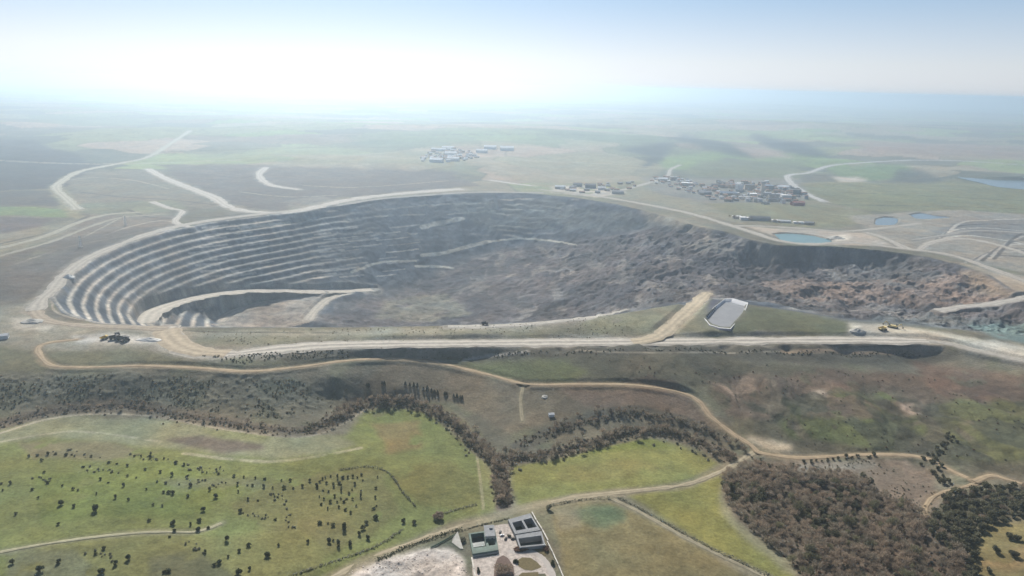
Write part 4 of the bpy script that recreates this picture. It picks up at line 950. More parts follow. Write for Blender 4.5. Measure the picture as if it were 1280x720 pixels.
# low shrubs in rows
for (a, b_, n, sd) in [((330, 315), (430, 330), 12, 1), ((690, 345), (835, 385), 16, 2), ((780, 315), (860, 325), 8, 3), ((1040, 410), (1085, 540), 16, 4), ((1000, 405), (1050, 440), 8, 5), ((560, 275), (760, 320), 20, 6), ((120, 340), (190, 365), 8, 7), ((920, 490), (1010, 500), 10, 8), ((350, 620), (420, 650), 10, 9), ((680, 590), (760, 620), 10, 10), ((500, 265), (590, 280), 9, 11), ((190, 255), (360, 268), 14, 12)]:
    r = np.random.RandomState(sd)
    for k in range(n):
        t = r.rand(); u = a[0] + (b_[0] - a[0]) * t + r.normal() * 8; v = a[1] + (b_[1] - a[1]) * t + r.normal() * 7
        x, y, z = at1(*Z1(u, v)); plant('bush', x, y, random.uniform(.35, .75), 'low grey green shrub in a loose row on the green field', 'shrub', 'low shrubs in rows on the green field')
# conifers on the slope
for u, v in [(258, 5), (275, 8), (290, 12), (303, 14), (325, 26), (340, 28), (355, 32), (366, 34), (378, 38), (405, 42), (412, 40), (438, 52), (450, 53), (462, 56), (470, 58), (115, 8), (122, 10), (180, 5), (172, 3)]:
    x, y, z = at1(*Z2(u, v)); plant('conifer', x, y, random.uniform(.55, .85), 'dark conifer in the short row above the river bend', 'tree', 'dark conifers above the river bend')

# river trees
def along(P, n, spread, seed, lo=0., hi=1.):
    Q = spline(P, 8); x, y, z = at(Q[:, 0], Q[:, 1]); W = resample(np.stack([x, y], 1), 3.0); r = np.random.RandomState(seed); T = np.gradient(W, axis=0); T /= np.linalg.norm(T, axis=1)[:, None]
    out = []
    for i in range(n):
        k = int((lo + (hi - lo) * (i + r.rand()) / n) * (len(W) - 1)); o = r.normal() * spread; out.append((W[k, 0] - T[k, 1] * o, W[k, 1] + T[k, 0] * o))
    return out
n_t = 0
for pts, sc, lab, gr in (
    (along(RIVER[:14], 62, 6, 1), (.55, .95), 'bare grey brown tree spaced along the winding river at left', 'bare trees along the left reach of the river'),
    (along(RIVER[9:16], 70, 5, 2), (1.0, 1.5), 'bare brown tree in the thick belt on the river bend', 'bare trees of the thick river bend'),
    (along(RIVER[14:], 75, 7, 3), (.95, 1.45), 'bare reddish brown tree along the river between the two green fields', 'bare trees along the right reach of the river'),
    (along([(620, 574), (625, 600), (629, 618), (628, 632)], 42, 5, 4), (.95, 1.4), 'bare brown tree in the short spur running down from the river fork', 'bare trees of the spur below the river fork'),
    (along([(690, 541), (740, 523), (790, 517), (850, 527), (905, 550), (930, 566)], 48, 6, 5), (.8, 1.3), 'dark bare tree on the upper bank above the river', 'bare trees on the upper river bank')):
    for x, y in pts: plant('river', x, y, random.uniform(*sc), lab, 'tree', gr)
for x, y in along([(645, 577), (700, 571), (742, 559), (800, 545), (850, 558), (895, 578)], 26, 5, 9): plant('bush', x, y, random.uniform(.7, 1.2), 'dark bush on the upper edge of the yellow green field', 'shrub', 'bushes edging the yellow green field')
for x, y in along([(470, 508), (530, 515), (560, 535), (590, 570)], 26, 6, 10): plant('bush', x, y, random.uniform(.7, 1.2), 'dark bush between the river bend and the left green field', 'shrub', 'bushes inside the river bend')

# woodland lower right: the largest trees singly, the rest as one mass
WP = ground_poly(WOOD); OP = ground_poly(OAKS)
wd = lambda x, y: 0.06 + 0.94 * float(vnoise(np.array([x / 24]), np.array([y / 24]), 61)[0] > 0.45)
pts = scatter(None, 620, 6.0, 5, wd, WP); pts.sort(key=lambda p: p[1])
sel = pts[:60] + [p for k, p in enumerate(pts[60:]) if k % 2 == 0]
sel = sel[:250]; ss = set(sel); rest = [p for p in pts if p not in ss]
EVP = ground_poly([(1005, 588), (1050, 592), (1088, 640), (1060, 660), (1020, 635)])
evn = lambda x, y: bool(inpoly(np.array([x]), np.array([y]), EVP)[0]) and random.random() < .8 or float(fbm(np.array([x]), np.array([y]), 55, 2, 62)[0]) > 0.58
for k, (x, y) in enumerate(sel):
    if evn(x, y): plant('oak', x, y, random.uniform(.7, 1.0), 'dark evergreen tree among the bare brown woodland', 'tree', 'evergreen trees among the bare woodland')
    else: plant('wood', x, y, random.choice((.7, .9, 1.1, 1.3)), 'bare reddish brown tree in the dense woodland at lower right', 'tree', 'bare trees of the lower right woodland')
def mass(name, key, pts, lo, hi, lab, ms):
    """many plants as one mesh"""
    V = []; Fc = []; off = 0; r = np.random.RandomState(len(pts)); MI = []
    for x, y in pts:
        nm, c, t, cm, wh = TREES[key][r.randint(len(TREES[key]))]
        v = np.empty(len(c.vertices) * 3); c.vertices.foreach_get('co', v); v = v.reshape(-1, 3); f = np.array([p.vertices[:] for p in c.polygons if len(p.vertices) == 4])
        a = r.uniform(0, 6.28); s = r.uniform(lo, hi); R = np.array([[math.cos(a), -math.sin(a), 0], [math.sin(a), math.cos(a), 0], [0, 0, 1]])
        V.append(v @ R.T * s + np.array([x, y, float(zat([x], [y])[0])])); Fc.append(f + off); off += len(v); MI += [r.randint(len(ms))] * len(f)
    me = bpy.data.meshes.new(name); me.from_pydata(np.vstack(V).tolist(), [], np.vstack(Fc).tolist()); [me.materials.append(m) for m in ms]; me.polygons.foreach_set('material_index', MI); me.update()
    o = bpy.data.objects.new(name, me); COL.objects.link(o); return tag(o, lab, None, None, 'stuff')
mass('woodland', 'wood', rest, .7, 1.1, 'dense bare woodland', [M_TWIG, M_TWIG2])
for x, y in scatter(None, 150, 6.5, 6, lambda x, y: 0.35 + .65 * float(vnoise(np.array([x / 40]), np.array([y / 40]), 63)[0] > .3), OP):
    if random.random() < .25: plant('wood', x, y, random.uniform(.7, 1.0), 'bare brown tree mixed into the dark oak grove by the curved tan track', 'tree', 'bare trees in the oak grove'); continue
    plant('oak', x, y, random.uniform(.5, 1.1), 'dark olive oak in the dense grove by the curved tan track', 'tree', 'oaks of the grove by the curved track')
for u, v in [(1100, 640), (1175, 628), (1150, 700), (1080, 590), (1060, 660), (1255, 580), (1230, 575), (1240, 640)]:
    x, y, z = at1(850 + u / 2.977, 480 + v / 2.977); plant('oak', x, y, random.uniform(.55, .8), 'dark bush on the tan field at the lower right edge', 'shrub', 'dark bushes on the tan field', 'bush')
# gully bushes
for x, y in along([(1188, 545), (1178, 560), (1165, 575), (1166, 590), (1175, 600), (1192, 606)], 40, 3.5, 12): plant('oak', x, y, random.uniform(.32, .6), 'dark bush packed into the gully crossing the dirt track', 'shrub', 'dark bushes in the gully', 'bush')
for x, y in along([(936, 572), (955, 580), (975, 586), (1000, 580), (1050, 573), (1090, 570)], 34, 2.5, 13): plant('oak', x, y, random.uniform(.25, .42), 'dark bush in the ditch under the dirt track', 'shrub', 'dark bushes in the ditch under the track', 'bush')
for u, v, s in [(680, 355, .8), (700, 375, .9), (510, 335, .7), (480, 380, .9), (720, 265, .6)]:
    x, y, z = at1(850 + u / 2.977, 480 + v / 2.977); plant('oak', x, y, s, 'dark bushy tree on the upper rim of the bare woodland', 'tree', 'dark trees on the woodland rim')
# scrub masses
mk = scrubm
def brush_points(P, n, seed, thr, sc): return scatter(P, n, 2.5, seed, lambda x, y: 1.0 if float(fbm(np.array([x]), np.array([y]), sc, 3, 2)[0]) > thr else 0.06)
mass('scrub', 'bush', brush_points([(-20, 470), (140, 466), (300, 470), (420, 478), (440, 492), (400, 515), (350, 525), (250, 513), (150, 500), (60, 503), (-20, 515)], 560, 21, 0.5, 35), .3, .85, 'dark low scrub on the shaded slope', [M_BRUSH, M_REED, M_OAK])
mass('scrub', 'bush', brush_points([(700, 445), (930, 450), (1280, 470), (1280, 590), (1180, 570), (1000, 560), (930, 530), (880, 490), (700, 472)], 210, 22, 0.56, 30), .25, .7, 'dark and rusty low scrub on the eroded slope', [M_BRUSH, M_RUST, M_BRUSH])
mass('scrub', 'bush', brush_points([(930, 585), (1080, 575), (1170, 600), (1165, 650), (1080, 610)], 220, 23, 0.5, 25), .3, .6, 'low dry scrub on the bare bank', [M_REED, M_BRUSH])
mass('scrub', 'bush', brush_points([(250, 445), (480, 436), (1150, 434), (1150, 446), (480, 446), (300, 455)], 420, 24, 0.45, 25), .35, .8, 'scattered scrub under the main road', [M_BRUSH, M_DKLEAF])
mass('scrub', 'bush', brush_points([(235, 414), (560, 410), (780, 394), (800, 420), (560, 425), (300, 432)], 200, 25, 0.5, 25), .3, .6, 'thin scrub between road and pit', [M_BRUSH, M_REED])
mass('scrub', 'bush', scatter(None, 700, 3.0, 27, None, WP), .4, 1.0, 'brown undergrowth of the woodland', [M_TWIG2, M_REED, M_BRUSH, M_RUST])
mass('scrub', 'bush', along(RIVER[8:], 900, 5, 28) + along([(650, 556), (690, 541), (740, 523), (790, 517), (850, 527), (905, 550)], 260, 5, 29) + along([(622, 574), (625, 600), (628, 632)], 200, 5, 30), .35, .9, 'continuous brown thicket of the river', [M_TWIG, M_TWIG2, M_TWIG3])
mass('scrub', 'bush', along(RIVER, 900, 7, 26), .25, .75, 'low brown undergrowth along the river', [M_BRUSH, M_TWIG, M_REED])

def hedge(P, w, h, lab, m=M_BRUSH, n_per=3.2):
    Q = spline(P, 6); x, y, z = at(Q[:, 0], Q[:, 1]); W = resample(np.stack([x, y], 1), 1.0); r = np.random.RandomState(len(P) + int(P[0][0])); b = MB()
    zs = zat(W[:, 0], W[:, 1])
    for i in range(int(len(W) * n_per)):
        k = r.randint(len(W)); hh = h * (0.55 + 0.6 * float(vnoise(np.array([k / 9.0]), np.array([P[0][0]]), 3)[0]))
        quad(b, (W[k, 0] + r.normal() * w * .4, W[k, 1] + r.normal() * w * .4, zs[k] + r.uniform(0, 1) * hh), .55 * r.uniform(.6, 1.3), r)
    return tag(b.build('hedge', m), lab, 'hedge')
hedge([(772, 622), (800, 636), (832, 654), (880, 681), (930, 705), (965, 722)], 2.0, 2.6, 'long dark hedge along the farm track right of the works')
hedge([(425, 588), (455, 584), (478, 587), (492, 598), (503, 615), (520, 634)], 1.6, 1.8, 'thin dark hedge curving down through the left green field')
hedge([(552, 643), (575, 636), (597, 631)], 1.2, 1.6, 'short straight hedge near the foot of the left green field')
hedge([(365, 719), (420, 701), (470, 683), (503, 662)], 1.6, 1.6, 'dark hedge along the upper edge of the tan dirt track')
hedge([(690, 632), (720, 626), (762, 623)], 1.8, 2.4, 'dark hedge under the tan track at the corner of the brown plot', M_BRUSH)
hedge([(470, 702), (510, 684), (545, 672), (575, 662)], 3.5, 2.2, 'dark overgrown hedge on the lower side of the tan dirt track', M_DKLEAF, 5)
hedge([(636, 648), (600, 657), (570, 666)], 1.0, 1.2, 'low hedge between the dirt track and the works', M_BRUSH)
# ------------------------------------------------------------------ buildings
M_CONC = mat('pale_concrete', (0.42, 0.405, 0.37), 0.85, 0.15, 0.3); M_CONC2 = mat('grey_concrete', (0.25, 0.255, 0.265), 0.85, 0.15, 0.3)
M_WHITE = mat('white_render', (0.68, 0.66, 0.62), 0.8, 0.08, 0.3); M_COPE = mat('worn_coping', (0.52, 0.49, 0.44), 0.85, 0.25, 0.5); M_TANK = mat('tank_water', (0.035, 0.06, 0.065), 0.3, 0.2, 0.2, 0.4); M_TEAL = mat('teal_tank', (0.15, 0.19, 0.165), 0.8, 0.2, 0.2)
M_PAVE = mat('pale_paving', (0.40, 0.35, 0.315), 0.9, 0.4, 0.35); M_DRIVE = mat('driveway', (0.38, 0.345, 0.32), 0.9, 0.1, 0.25); M_LAWN = mat('dry_lawn', (0.13, 0.105, 0.055), 0.95, 0.25, 0.5); M_SOIL = mat('brown_soil', (0.14, 0.10, 0.085), 0.95, 0.25, 0.5)
M_GREENF = mat('green_fence', (0.16, 0.24, 0.18), 0.8, 0.1, 0.5); M_GLASS = mat('dark_opening', (0.04, 0.045, 0.05), 0.4, 0.1, 0.5, 0.5); M_DARKW = mat('dark_wall', (0.15, 0.145, 0.145), 0.9, 0.15, 0.1)
WALLS = [mat('wall_' + n, c, 0.85, 0.1, 0.1) for n, c in (('cream', (0.5, 0.46, 0.4)), ('white', (0.66, 0.65, 0.64)), ('grey', (0.3, 0.3, 0.31)), ('dark', (0.15, 0.15, 0.16)), ('tan', (0.38, 0.32, 0.25)), ('red', (0.36, 0.12, 0.10)))]
ROOFS = [mat('roof_' + n, c, 0.8, 0.12, 0.1) for n, c in (('grey', (0.33, 0.33, 0.34)), ('white', (0.7, 0.7, 0.7)), ('tile', (0.33, 0.19, 0.13)), ('dark', (0.13, 0.13, 0.14)), ('red', (0.36, 0.13, 0.11)), ('blue', (0.22, 0.27, 0.34)))]

def house_meshes(w, d, h, gable, wm, rm, win=True):
    b = MB(); b.box((0, 0, -1.5), (w, d, h + 1.5)); rh = d * .22 if gable else 0
    if gable:
        for sx in (-1, 1): b.add([(sx * w / 2, -d / 2, h), (sx * w / 2, d / 2, h), (sx * w / 2, 0, h + rh)], [(0, 1, 2) if sx > 0 else (1, 0, 2)])
    wall = b.mesh('wall', wm); b = MB(); e = .4
    if gable:
        b.add([(-w / 2 - e, -d / 2 - e, h - .1), (w / 2 + e, -d / 2 - e, h - .1), (w / 2 + e, 0, h + rh + .15), (-w / 2 - e, 0, h + rh + .15), (w / 2 + e, d / 2 + e, h - .1), (-w / 2 - e, d / 2 + e, h - .1),
               (-w / 2 - e, -d / 2 - e, h + .15), (w / 2 + e, -d / 2 - e, h + .15), (w / 2 + e, 0, h + rh + .45), (-w / 2 - e, 0, h + rh + .45), (w / 2 + e, d / 2 + e, h + .15), (-w / 2 - e, d / 2 + e, h + .15)],
              [(6, 7, 8, 9), (9, 8, 10, 11), (1, 0, 3, 2), (2, 3, 5, 4), (0, 1, 7, 6), (4, 5, 11, 10), (0, 6, 9, 3), (3, 9, 11, 5), (1, 2, 8, 7), (2, 4, 10, 8)])
    else:
        b.box((0, 0, h), (w + .5, d + .5, .6)); b.box((w * .18, d * .1, h + .6), (w * .2, d * .25, 1.2))
    return wall, b.mesh('roof', rm)
_hp = {}
def house(name, lab, cat, x, y, rz, w, d, h, gable, wi, ri, group=None, tiny=False):
    key = (round(w), round(d), round(h), gable, wi, ri)
    if key not in _hp: _hp[key] = house_meshes(w, d, h, gable, WALLS[wi], ROOFS[ri])
    wl, rf = _hp[key]; r = empty(name, (x, y, float(zat([x], [y])[0])), rz); tag(r, lab, cat, group)
    for nm, m in (('wall', wl), ('roof', rf)) :
        o = bpy.data.objects.new(nm, m); COL.objects.link(o); o.parent = r
    return r
def tank(name, lab, cat, x, y, rad, h, m, group=None, cone=True):
    r = empty(name, (x, y, float(zat([x], [y])[0]))); tag(r, lab, cat, group)
    b = MB(); b.tube((0, 0, -2), (0, 0, h), rad, rad, 20, cap=False); b.build('shell', m, r, True)
    b = MB(); b.tube((0, 0, h), (0, 0, h + (rad * .25 if cone else .4)), rad * 1.02, rad * .1 if cone else rad, 20); b.build('roof', ROOFS[0], r)
    return r
def P5(u, v): return 780 + u / 4.267, 190 + v / 4.267

# processing plant
BIGB = [((770, 200), 34, 20, 16, False, 2, 5, 'grey plant hall with bluish flat roof beside the tall tower'), ((845, 200), 46, 24, 12, True, 1, 1, 'long white roofed hall in the right half of the plant'), ((905, 222), 40, 26, 15, False, 3, 3, 'dark flat roofed hall at the right end of the plant'),
 ((862, 250), 36, 18, 14, False, 1, 1, 'white block between the dark hall and the red building'), ((925, 284), 46, 18, 10, True, 5, 4, 'red walled and red roofed building at the right foot of the plant'), ((612, 205), 22, 20, 24, False, 1, 0, 'tall pale block in the middle of the plant'),
 ((668, 200), 36, 24, 18, False, 4, 3, 'brown walled hall with dark roof in the middle of the plant'), ((555, 230), 60, 20, 9, True, 2, 5, 'long low grey shed in the left half of the plant'), ((500, 185), 50, 16, 8, True, 2, 3, 'long dark roofed shed at the rear of the plant'),
 ((205, 155), 40, 22, 10, True, 0, 1, 'pale shed at the left end of the village road'), ((335, 180), 44, 24, 12, False, 0, 1, 'pale block where the village road meets the plant'), ((262, 150), 28, 20, 14, False, 0, 0, 'cream block behind the left end of the plant'),
 ((430, 225), 46, 20, 9, True, 2, 0, 'grey shed at the front left corner of the plant'), ((700, 240), 40, 22, 12, False, 2, 1, 'grey hall with white roof in front of the plant centre'), ((800, 262), 50, 16, 8, True, 4, 3, 'low tan shed along the front edge of the plant')]
r_ = np.random.RandomState(3)
for (u, v), w, d, h, g, wi, ri, lab in BIGB:
    x, y, z = at1(*P5(u, v)); house('plant_building', lab, 'building', x, y, r_.uniform(-.3, .3), w, d, h, g, wi, ri)
x, y, z = at1(*P5(735, 222)); b = MB(); t = empty('tower', (x, y, z)); tag(t, 'tall slim pale tower standing over the plant', 'tower')
b.box((0, 0, -1), (11, 11, 40)); b.build('shaft', WALLS[0], t); b = MB(); b.box((0, 0, 39), (14, 14, 7)); b.build('head_house', WALLS[2], t)
for k, (u, v) in enumerate([(585, 248), (628, 250), (660, 262), (720, 262), (520, 250)]):
    x, y, z = at1(*P5(u, v)); tank('storage_tank', 'pale round storage tank in the front row of the plant', 'tank', x, y, 9 + k % 2 * 3, 9, WALLS[1], 'round storage tanks of the plant')
for x, y in scatter([P5(400, 165), P5(560, 160), P5(760, 165), P5(930, 190), P5(985, 245), P5(930, 290), P5(700, 275), P5(480, 260), P5(390, 225)], 120, 17, 8):
    house('plant_shed', 'small plain shed packed among the halls of the plant', 'shed', x, y, r_.uniform(-.4, .4), r_.choice([12, 18, 26]), r_.choice([10, 14]), r_.choice([5, 8, 12]), r_.rand() < .5, r_.choice([0, 0, 1, 2, 4, 4]), r_.choice([0, 1, 2, 2, 2, 3]), 'small sheds of the plant', True)
for x, y in scatter([P5(130, 140), P5(270, 130), P5(390, 165), P5(390, 225), P5(280, 200), P5(140, 165)], 48, 15, 9):
    house('village_house', 'pale small house in the cluster left of the plant', 'house', x, y, r_.uniform(-.5, .5), r_.choice([12, 16]), 10, r_.choice([4, 6]), True, r_.choice([0, 1]), r_.choice([0, 1, 2, 2, 2]), 'pale houses left of the plant', True)
# row behind the turquoise pond
ROWB = [((600, 352), 26, 12, 6, False, 0, 1, 'cream flat roofed office at the left end of the row behind the pond'), ((640, 360), 24, 16, 7, False, 1, 1, 'white block next to the long grey shed'), ((722, 364), 60, 20, 8, True, 2, 3, 'long grey shed with dark roof behind the turquoise pond'),
 ((815, 372), 30, 12, 5, False, 1, 1, 'white cabin just right of the long grey shed'), ((855, 376), 34, 12, 5, True, 0, 1, 'cream low hut in the middle of the row behind the pond'), ((935, 382), 36, 12, 5, False, 1, 1, 'white cabin block toward the right end of the row'), ((985, 386), 26, 12, 6, True, 4, 0, 'tan hut at the right end of the row behind the pond')]
for (u, v), w, d, h, g, wi, ri, lab in ROWB:
    x, y, z = at1(*P5(u, v)); house('site_building', lab, 'building', x, y, -.12, w, d, h, g, wi, ri)
r6 = np.random.RandomState(12)
for k in range(16):
    x, y, z = at1(*P5(560 + 30 * k + r6.normal() * 6, 352 + 2.6 * k + r6.normal() * 4)); plant('river', x, y, r6.uniform(1.0, 1.6), 'dark tree between the huts behind the turquoise pond', 'tree', 'trees among the huts behind the pond', 'roadside_tree')
# works yard beyond the far rim
for (px_, py_), w, d, h, wi, ri, lab in [((700, 236), 40, 18, 9, 0, 1, 'pale shed at the left of the yard beyond the far rim'), ((722, 233), 34, 18, 10, 2, 3, 'grey shed with dark roof in the yard beyond the far rim'), ((738, 235), 40, 22, 12, 3, 3, 'dark workshop in the middle of the yard beyond the far rim'), ((752, 237), 30, 16, 8, 1, 1, 'white shed right of the dark workshop'), ((772, 242), 44, 16, 8, 0, 0, 'cream shed at the right end of the yard beyond the far rim'), ((716, 239), 22, 14, 6, 4, 1, 'small tan hut at the roadside of the yard beyond the far rim')]:
    x, y, z = at1(px_, py_); house('workshop', lab, 'building', x, y, r_.uniform(-.2, .1), w, d, h, True, wi, ri)
for x, y in scatter([(690, 233), (760, 230), (818, 225), (800, 236), (750, 242), (700, 241)], 26, 20, 14):
    house('roadside_house', 'small house loosely spread between the far pit rim and the plant', 'house', x, y, r_.uniform(-.5, .5), r_.choice([12, 16, 20]), 10, r_.choice([4, 6]), True, r_.choice([0, 0, 4]), r_.choice([0, 2, 2]), 'houses between the pit rim and the plant', True)
# distant town
P6 = lambda u, v: (500 + u / 6.4, 160 + v / 6.4)
for (u, v), w, d, h, ri, lab in [((310, 182), 80, 24, 10, 1, 'very long white warehouse at the rear left of the distant town'), ((385, 168), 70, 26, 10, 1, 'white warehouse right of the longest one at the rear of the distant town'), ((405, 220), 60, 36, 14, 1, 'white hall in the middle of the distant town'), ((292, 272), 60, 36, 12, 1, 'white hall at the near edge of the distant town'), ((425, 262), 56, 34, 12, 1, 'white hall near the right front of the distant town'), ((655, 196), 60, 30, 12, 1, 'white farm hall out on the fields right of the distant town'), ((722, 166), 70, 36, 12, 1, 'white farm hall farthest back right of the distant town'), ((855, 178), 76, 44, 14, 1, 'white farm hall standing alone farthest right of the distant town')]:
    x, y, z = at1(*P6(u, v)); house('warehouse', lab, 'warehouse', x, y, r_.uniform(-.2, .2), w, d, h, True, 1, ri, None, True)
for x, y in scatter([P6(180, 235), P6(250, 185), P6(430, 170), P6(560, 190), P6(620, 240), P6(500, 270), P6(300, 275), P6(180, 268)], 80, 38, 10):
    house('town_house', 'small house in the hazy distant town', 'house', x, y, r_.uniform(-.6, .6), r_.choice([14, 20, 26]), 13, r_.choice([6, 9]), True, r_.choice([0, 1, 4]), r_.choice([0, 1, 2, 2]), 'houses of the distant town', True)
x, y, z = at1(3, 423); house('shed', 'pale bluish shed at the left edge of the photo beside the pit', 'shed', x, y, .4, 16, 9, 5, True, 1, 1)
x, y, z = at1(689, 520); house('hut', 'small white hut on the brown slope above the river', 'hut', x, y, .2, 7, 5, 3, True, 1, 1)
for (px_, py_), lab in [((101, 309), 'pale slim mast on the bare ground left of the pit rim'), ((157, 282), 'pale slim mast farther up the slope left of the pit')]:
    x, y, z = at1(px_, py_); t = empty('mast', (x, y, z)); tag(t, lab, 'mast'); b = MB()
    for sx in (-1, 1):
        for sy in (-1, 1): b.tube((sx * 2.4, sy * 2.4, -1), (sx * .5, sy * .5, 26), .45, .3, 5)
    for k in range(6):
        q = 2.4 - 1.9 * (k * 4.3 + 1) / 27; z0 = k * 4.3; q2 = 2.4 - 1.9 * (k * 4.3 + 5.3) / 27
        for a, c in (((-1, -1), (1, -1)), ((1, -1), (1, 1)), ((1, 1), (-1, 1)), ((-1, 1), (-1, -1))): b.tube((a[0] * q, a[1] * q, z0), (c[0] * q2, c[1] * q2, z0 + 4.3), .22, .22, 4)
    b.build('lattice', WALLS[1], t); b = MB(); b.box((0, 0, -1.2), (6.5, 6.5, 2.2)); b.build('base', M_CONC, t)

def heap(name, lab, cat, px_, py_, rx, ry, h, m, seed):
    x, y, z = at1(px_, py_); r = np.random.RandomState(seed); b = MB(); n, k = 18, 6; V = []
    for j in range(k):
        t = j / k
        for i in range(n):
            a = 2 * math.pi * i / n; q = (1 - t) * r.uniform(.85, 1.12); V.append((math.cos(a) * rx * q, math.sin(a) * ry * q, h * (t ** .9) * r.uniform(.85, 1.1) - (1.0 if j == 0 else 0)))
    V.append((0, 0, h)); b.add(V, [(j * n + i, j * n + (i + 1) % n, (j + 1) * n + (i + 1) % n, (j + 1) * n + i) for j in range(k - 1) for i in range(n)] + [((k - 1) * n + i, (k - 1) * n + (i + 1) % n, k * n) for i in range(n)])
    o = b.build(name, m, None, False); o.location = (x, y, z); return tag(o, lab, cat)
heap('stockpile', 'bright white heap beside the rim road at the left corner of the pit', 'heap', 86, 347, 13, 9, 7, M_WHITE, 1)
heap('stockpile', 'pale grey heap on the works pad left of the pit', 'heap', 40, 402, 18, 12, 5, M_CONC, 2)
heap('stockpile', 'long white heap at the right end of the works pad', 'heap', 186, 425, 22, 8, 4, M_WHITE, 3)
heap('stockpile', 'pale heap at the left edge of the tan loading pad', 'heap', 1072, 414, 16, 8, 5, M_CONC, 4)
heap('stockpile', 'small pale mound beside the branching dirt track', 'heap', 681, 496, 5, 5, 2.4, M_CONC, 5)
heap('stockpile', 'large pale mound in the basin behind the scarp', 'heap', 1045, 298, 26, 16, 7, M_CONC, 6)

# ------------------------------------------------------------------ vehicles of the mine
M_YEL = mat('yellow_paint', (0.62, 0.42, 0.07), 0.6, 0.12, 0.5); M_TYRE = mat('tyre', (0.025, 0.025, 0.025), 0.9, 0.1, 1.0); M_DKPAINT = mat('dark_paint', (0.055, 0.05, 0.05), 0.6, 0.15, 0.5); M_WHP = mat('white_paint', (0.7, 0.7, 0.7), 0.5, 0.05, 0.5); M_STEEL = mat('steel', (0.2, 0.19, 0.18), 0.6, 0.15, 0.5); M_OCH = mat('ochre_paint', (0.7, 0.55, 0.25), 0.6, 0.12, 0.5)
def dump_truck(px_, py_, rz, paint_m, lab, s=1.0, group=None):
    x, y, z = at1(px_, py_); r = empty('dump_truck', (x, y, z + .05), rz); r.scale = (s, s, s); tag(r, lab, 'truck', group)
    b = MB(); b.box((0, 0, 1.1), (9.0, 2.6, .7)); b.build('chassis', M_STEEL, r)
    b = MB(); b.add([(-5.2, -2.3, 2.6), (2.2, -2.3, 2.0), (2.2, 2.3, 2.0), (-5.2, 2.3, 2.6), (-5.6, -2.6, 4.0), (2.6, -2.6, 4.6), (2.6, 2.6, 4.6), (-5.6, 2.6, 4.0), (-5.2, -2.2, 3.0), (2.2, -2.2, 2.5), (2.2, 2.2, 2.5), (-5.2, 2.2, 3.0)],
          [(3, 2, 1, 0), (0, 1, 5, 4), (1, 2, 6, 5), (2, 3, 7, 6), (8, 9, 10, 11), (4, 5, 9, 8), (5, 6, 10, 9), (6, 7, 11, 10), (0, 4, 8, 11, 7, 3)]); b.box((3.6, 0, 4.6), (2.8, 5.0, .25)); b.build('tipper_body', paint_m, r)
    b = MB(); b.box((4.2, .9, 1.8), (2.2, 2.2, 2.7)); c = b.build('cab', paint_m, r); b = MB(); b.box((5.32, .9, 3.1), (.08, 1.9, 1.0)); b.build('windscreen', M_GLASS, c)
    for (wx, wy, n) in ((3.4, -2.0, 1), (3.4, 2.0, 1), (-2.8, -2.0, 1), (-2.8, 2.0, 1)):
        b = MB(); b.tube((wx, wy - .6, 1.25), (wx, wy + .6, 1.25), 1.3, 1.3, 14); b.build('wheel', M_TYRE, r)
    return r
for k, (u, v, a) in enumerate([(424, 548, .5), (438, 540, 2.2), (452, 551, .2), (466, 556, 1.2)]):
    dump_truck(u / 2.977, 240 + v / 2.977, a, M_DKPAINT, ['dark dump truck, leftmost of the four on the pale works pad', 'dark dump truck, farthest back of the four on the works pad', 'dark dump truck, third from the left on the pale works pad', 'dark dump truck, rightmost of the four on the pale works pad'][k], 1.25)
dump_truck(130.5, 424, 1.0, M_YEL, 'ochre dump truck apart to the left of the dark ones on the works pad', 1.0)
dump_truck(606, 406, .1, M_DKPAINT, 'dark dump truck driving on the pale service road along the near rim', 1.0)
dump_truck(1103, 413, .3, M_OCH, 'ochre dump truck left of the yellow excavator on the tan pad', 1.3)
def excavator(px_, py_, rz, lab, s):
    x, y, z = at1(px_, py_); r = empty('excavator', (x, y, z), rz); r.scale = (s, s, s); tag(r, lab, 'excavator')
    for sy in (-1, 1): b = MB(); b.box((0, sy * 1.8, 0), (6, .9, 1.2)); b.build('track', M_TYRE, r)
    b = MB(); b.box((-.8, 0, 1.3), (5.2, 3.6, 1.9)); b.build('body', M_OCH, r); b = MB(); b.box((1.2, 1.1, 3.2), (1.8, 1.4, 1.5)); b.build('cab', M_GLASS, r)
    b = MB(); b.tube((1.6, -.3, 2.4), (5.6, -.3, 6.6), .55, .45, 6); b.build('boom', M_OCH, r); b = MB(); b.tube((5.6, -.3, 6.6), (8.4, -.3, 3.0), .42, .32, 6); b.build('stick', M_OCH, r)
    b = MB(); b.box((8.4, -.3, 1.4), (1.6, 1.7, 1.6)); b.build('bucket', M_STEEL, r); return r
excavator(1113, 409, 2.4, 'yellow excavator in the middle of the tan loading pad, boom raised to the left', 1.35)
excavator(1119, 410, -.6, 'second yellow excavator at the right of the first on the tan loading pad', 1.3)
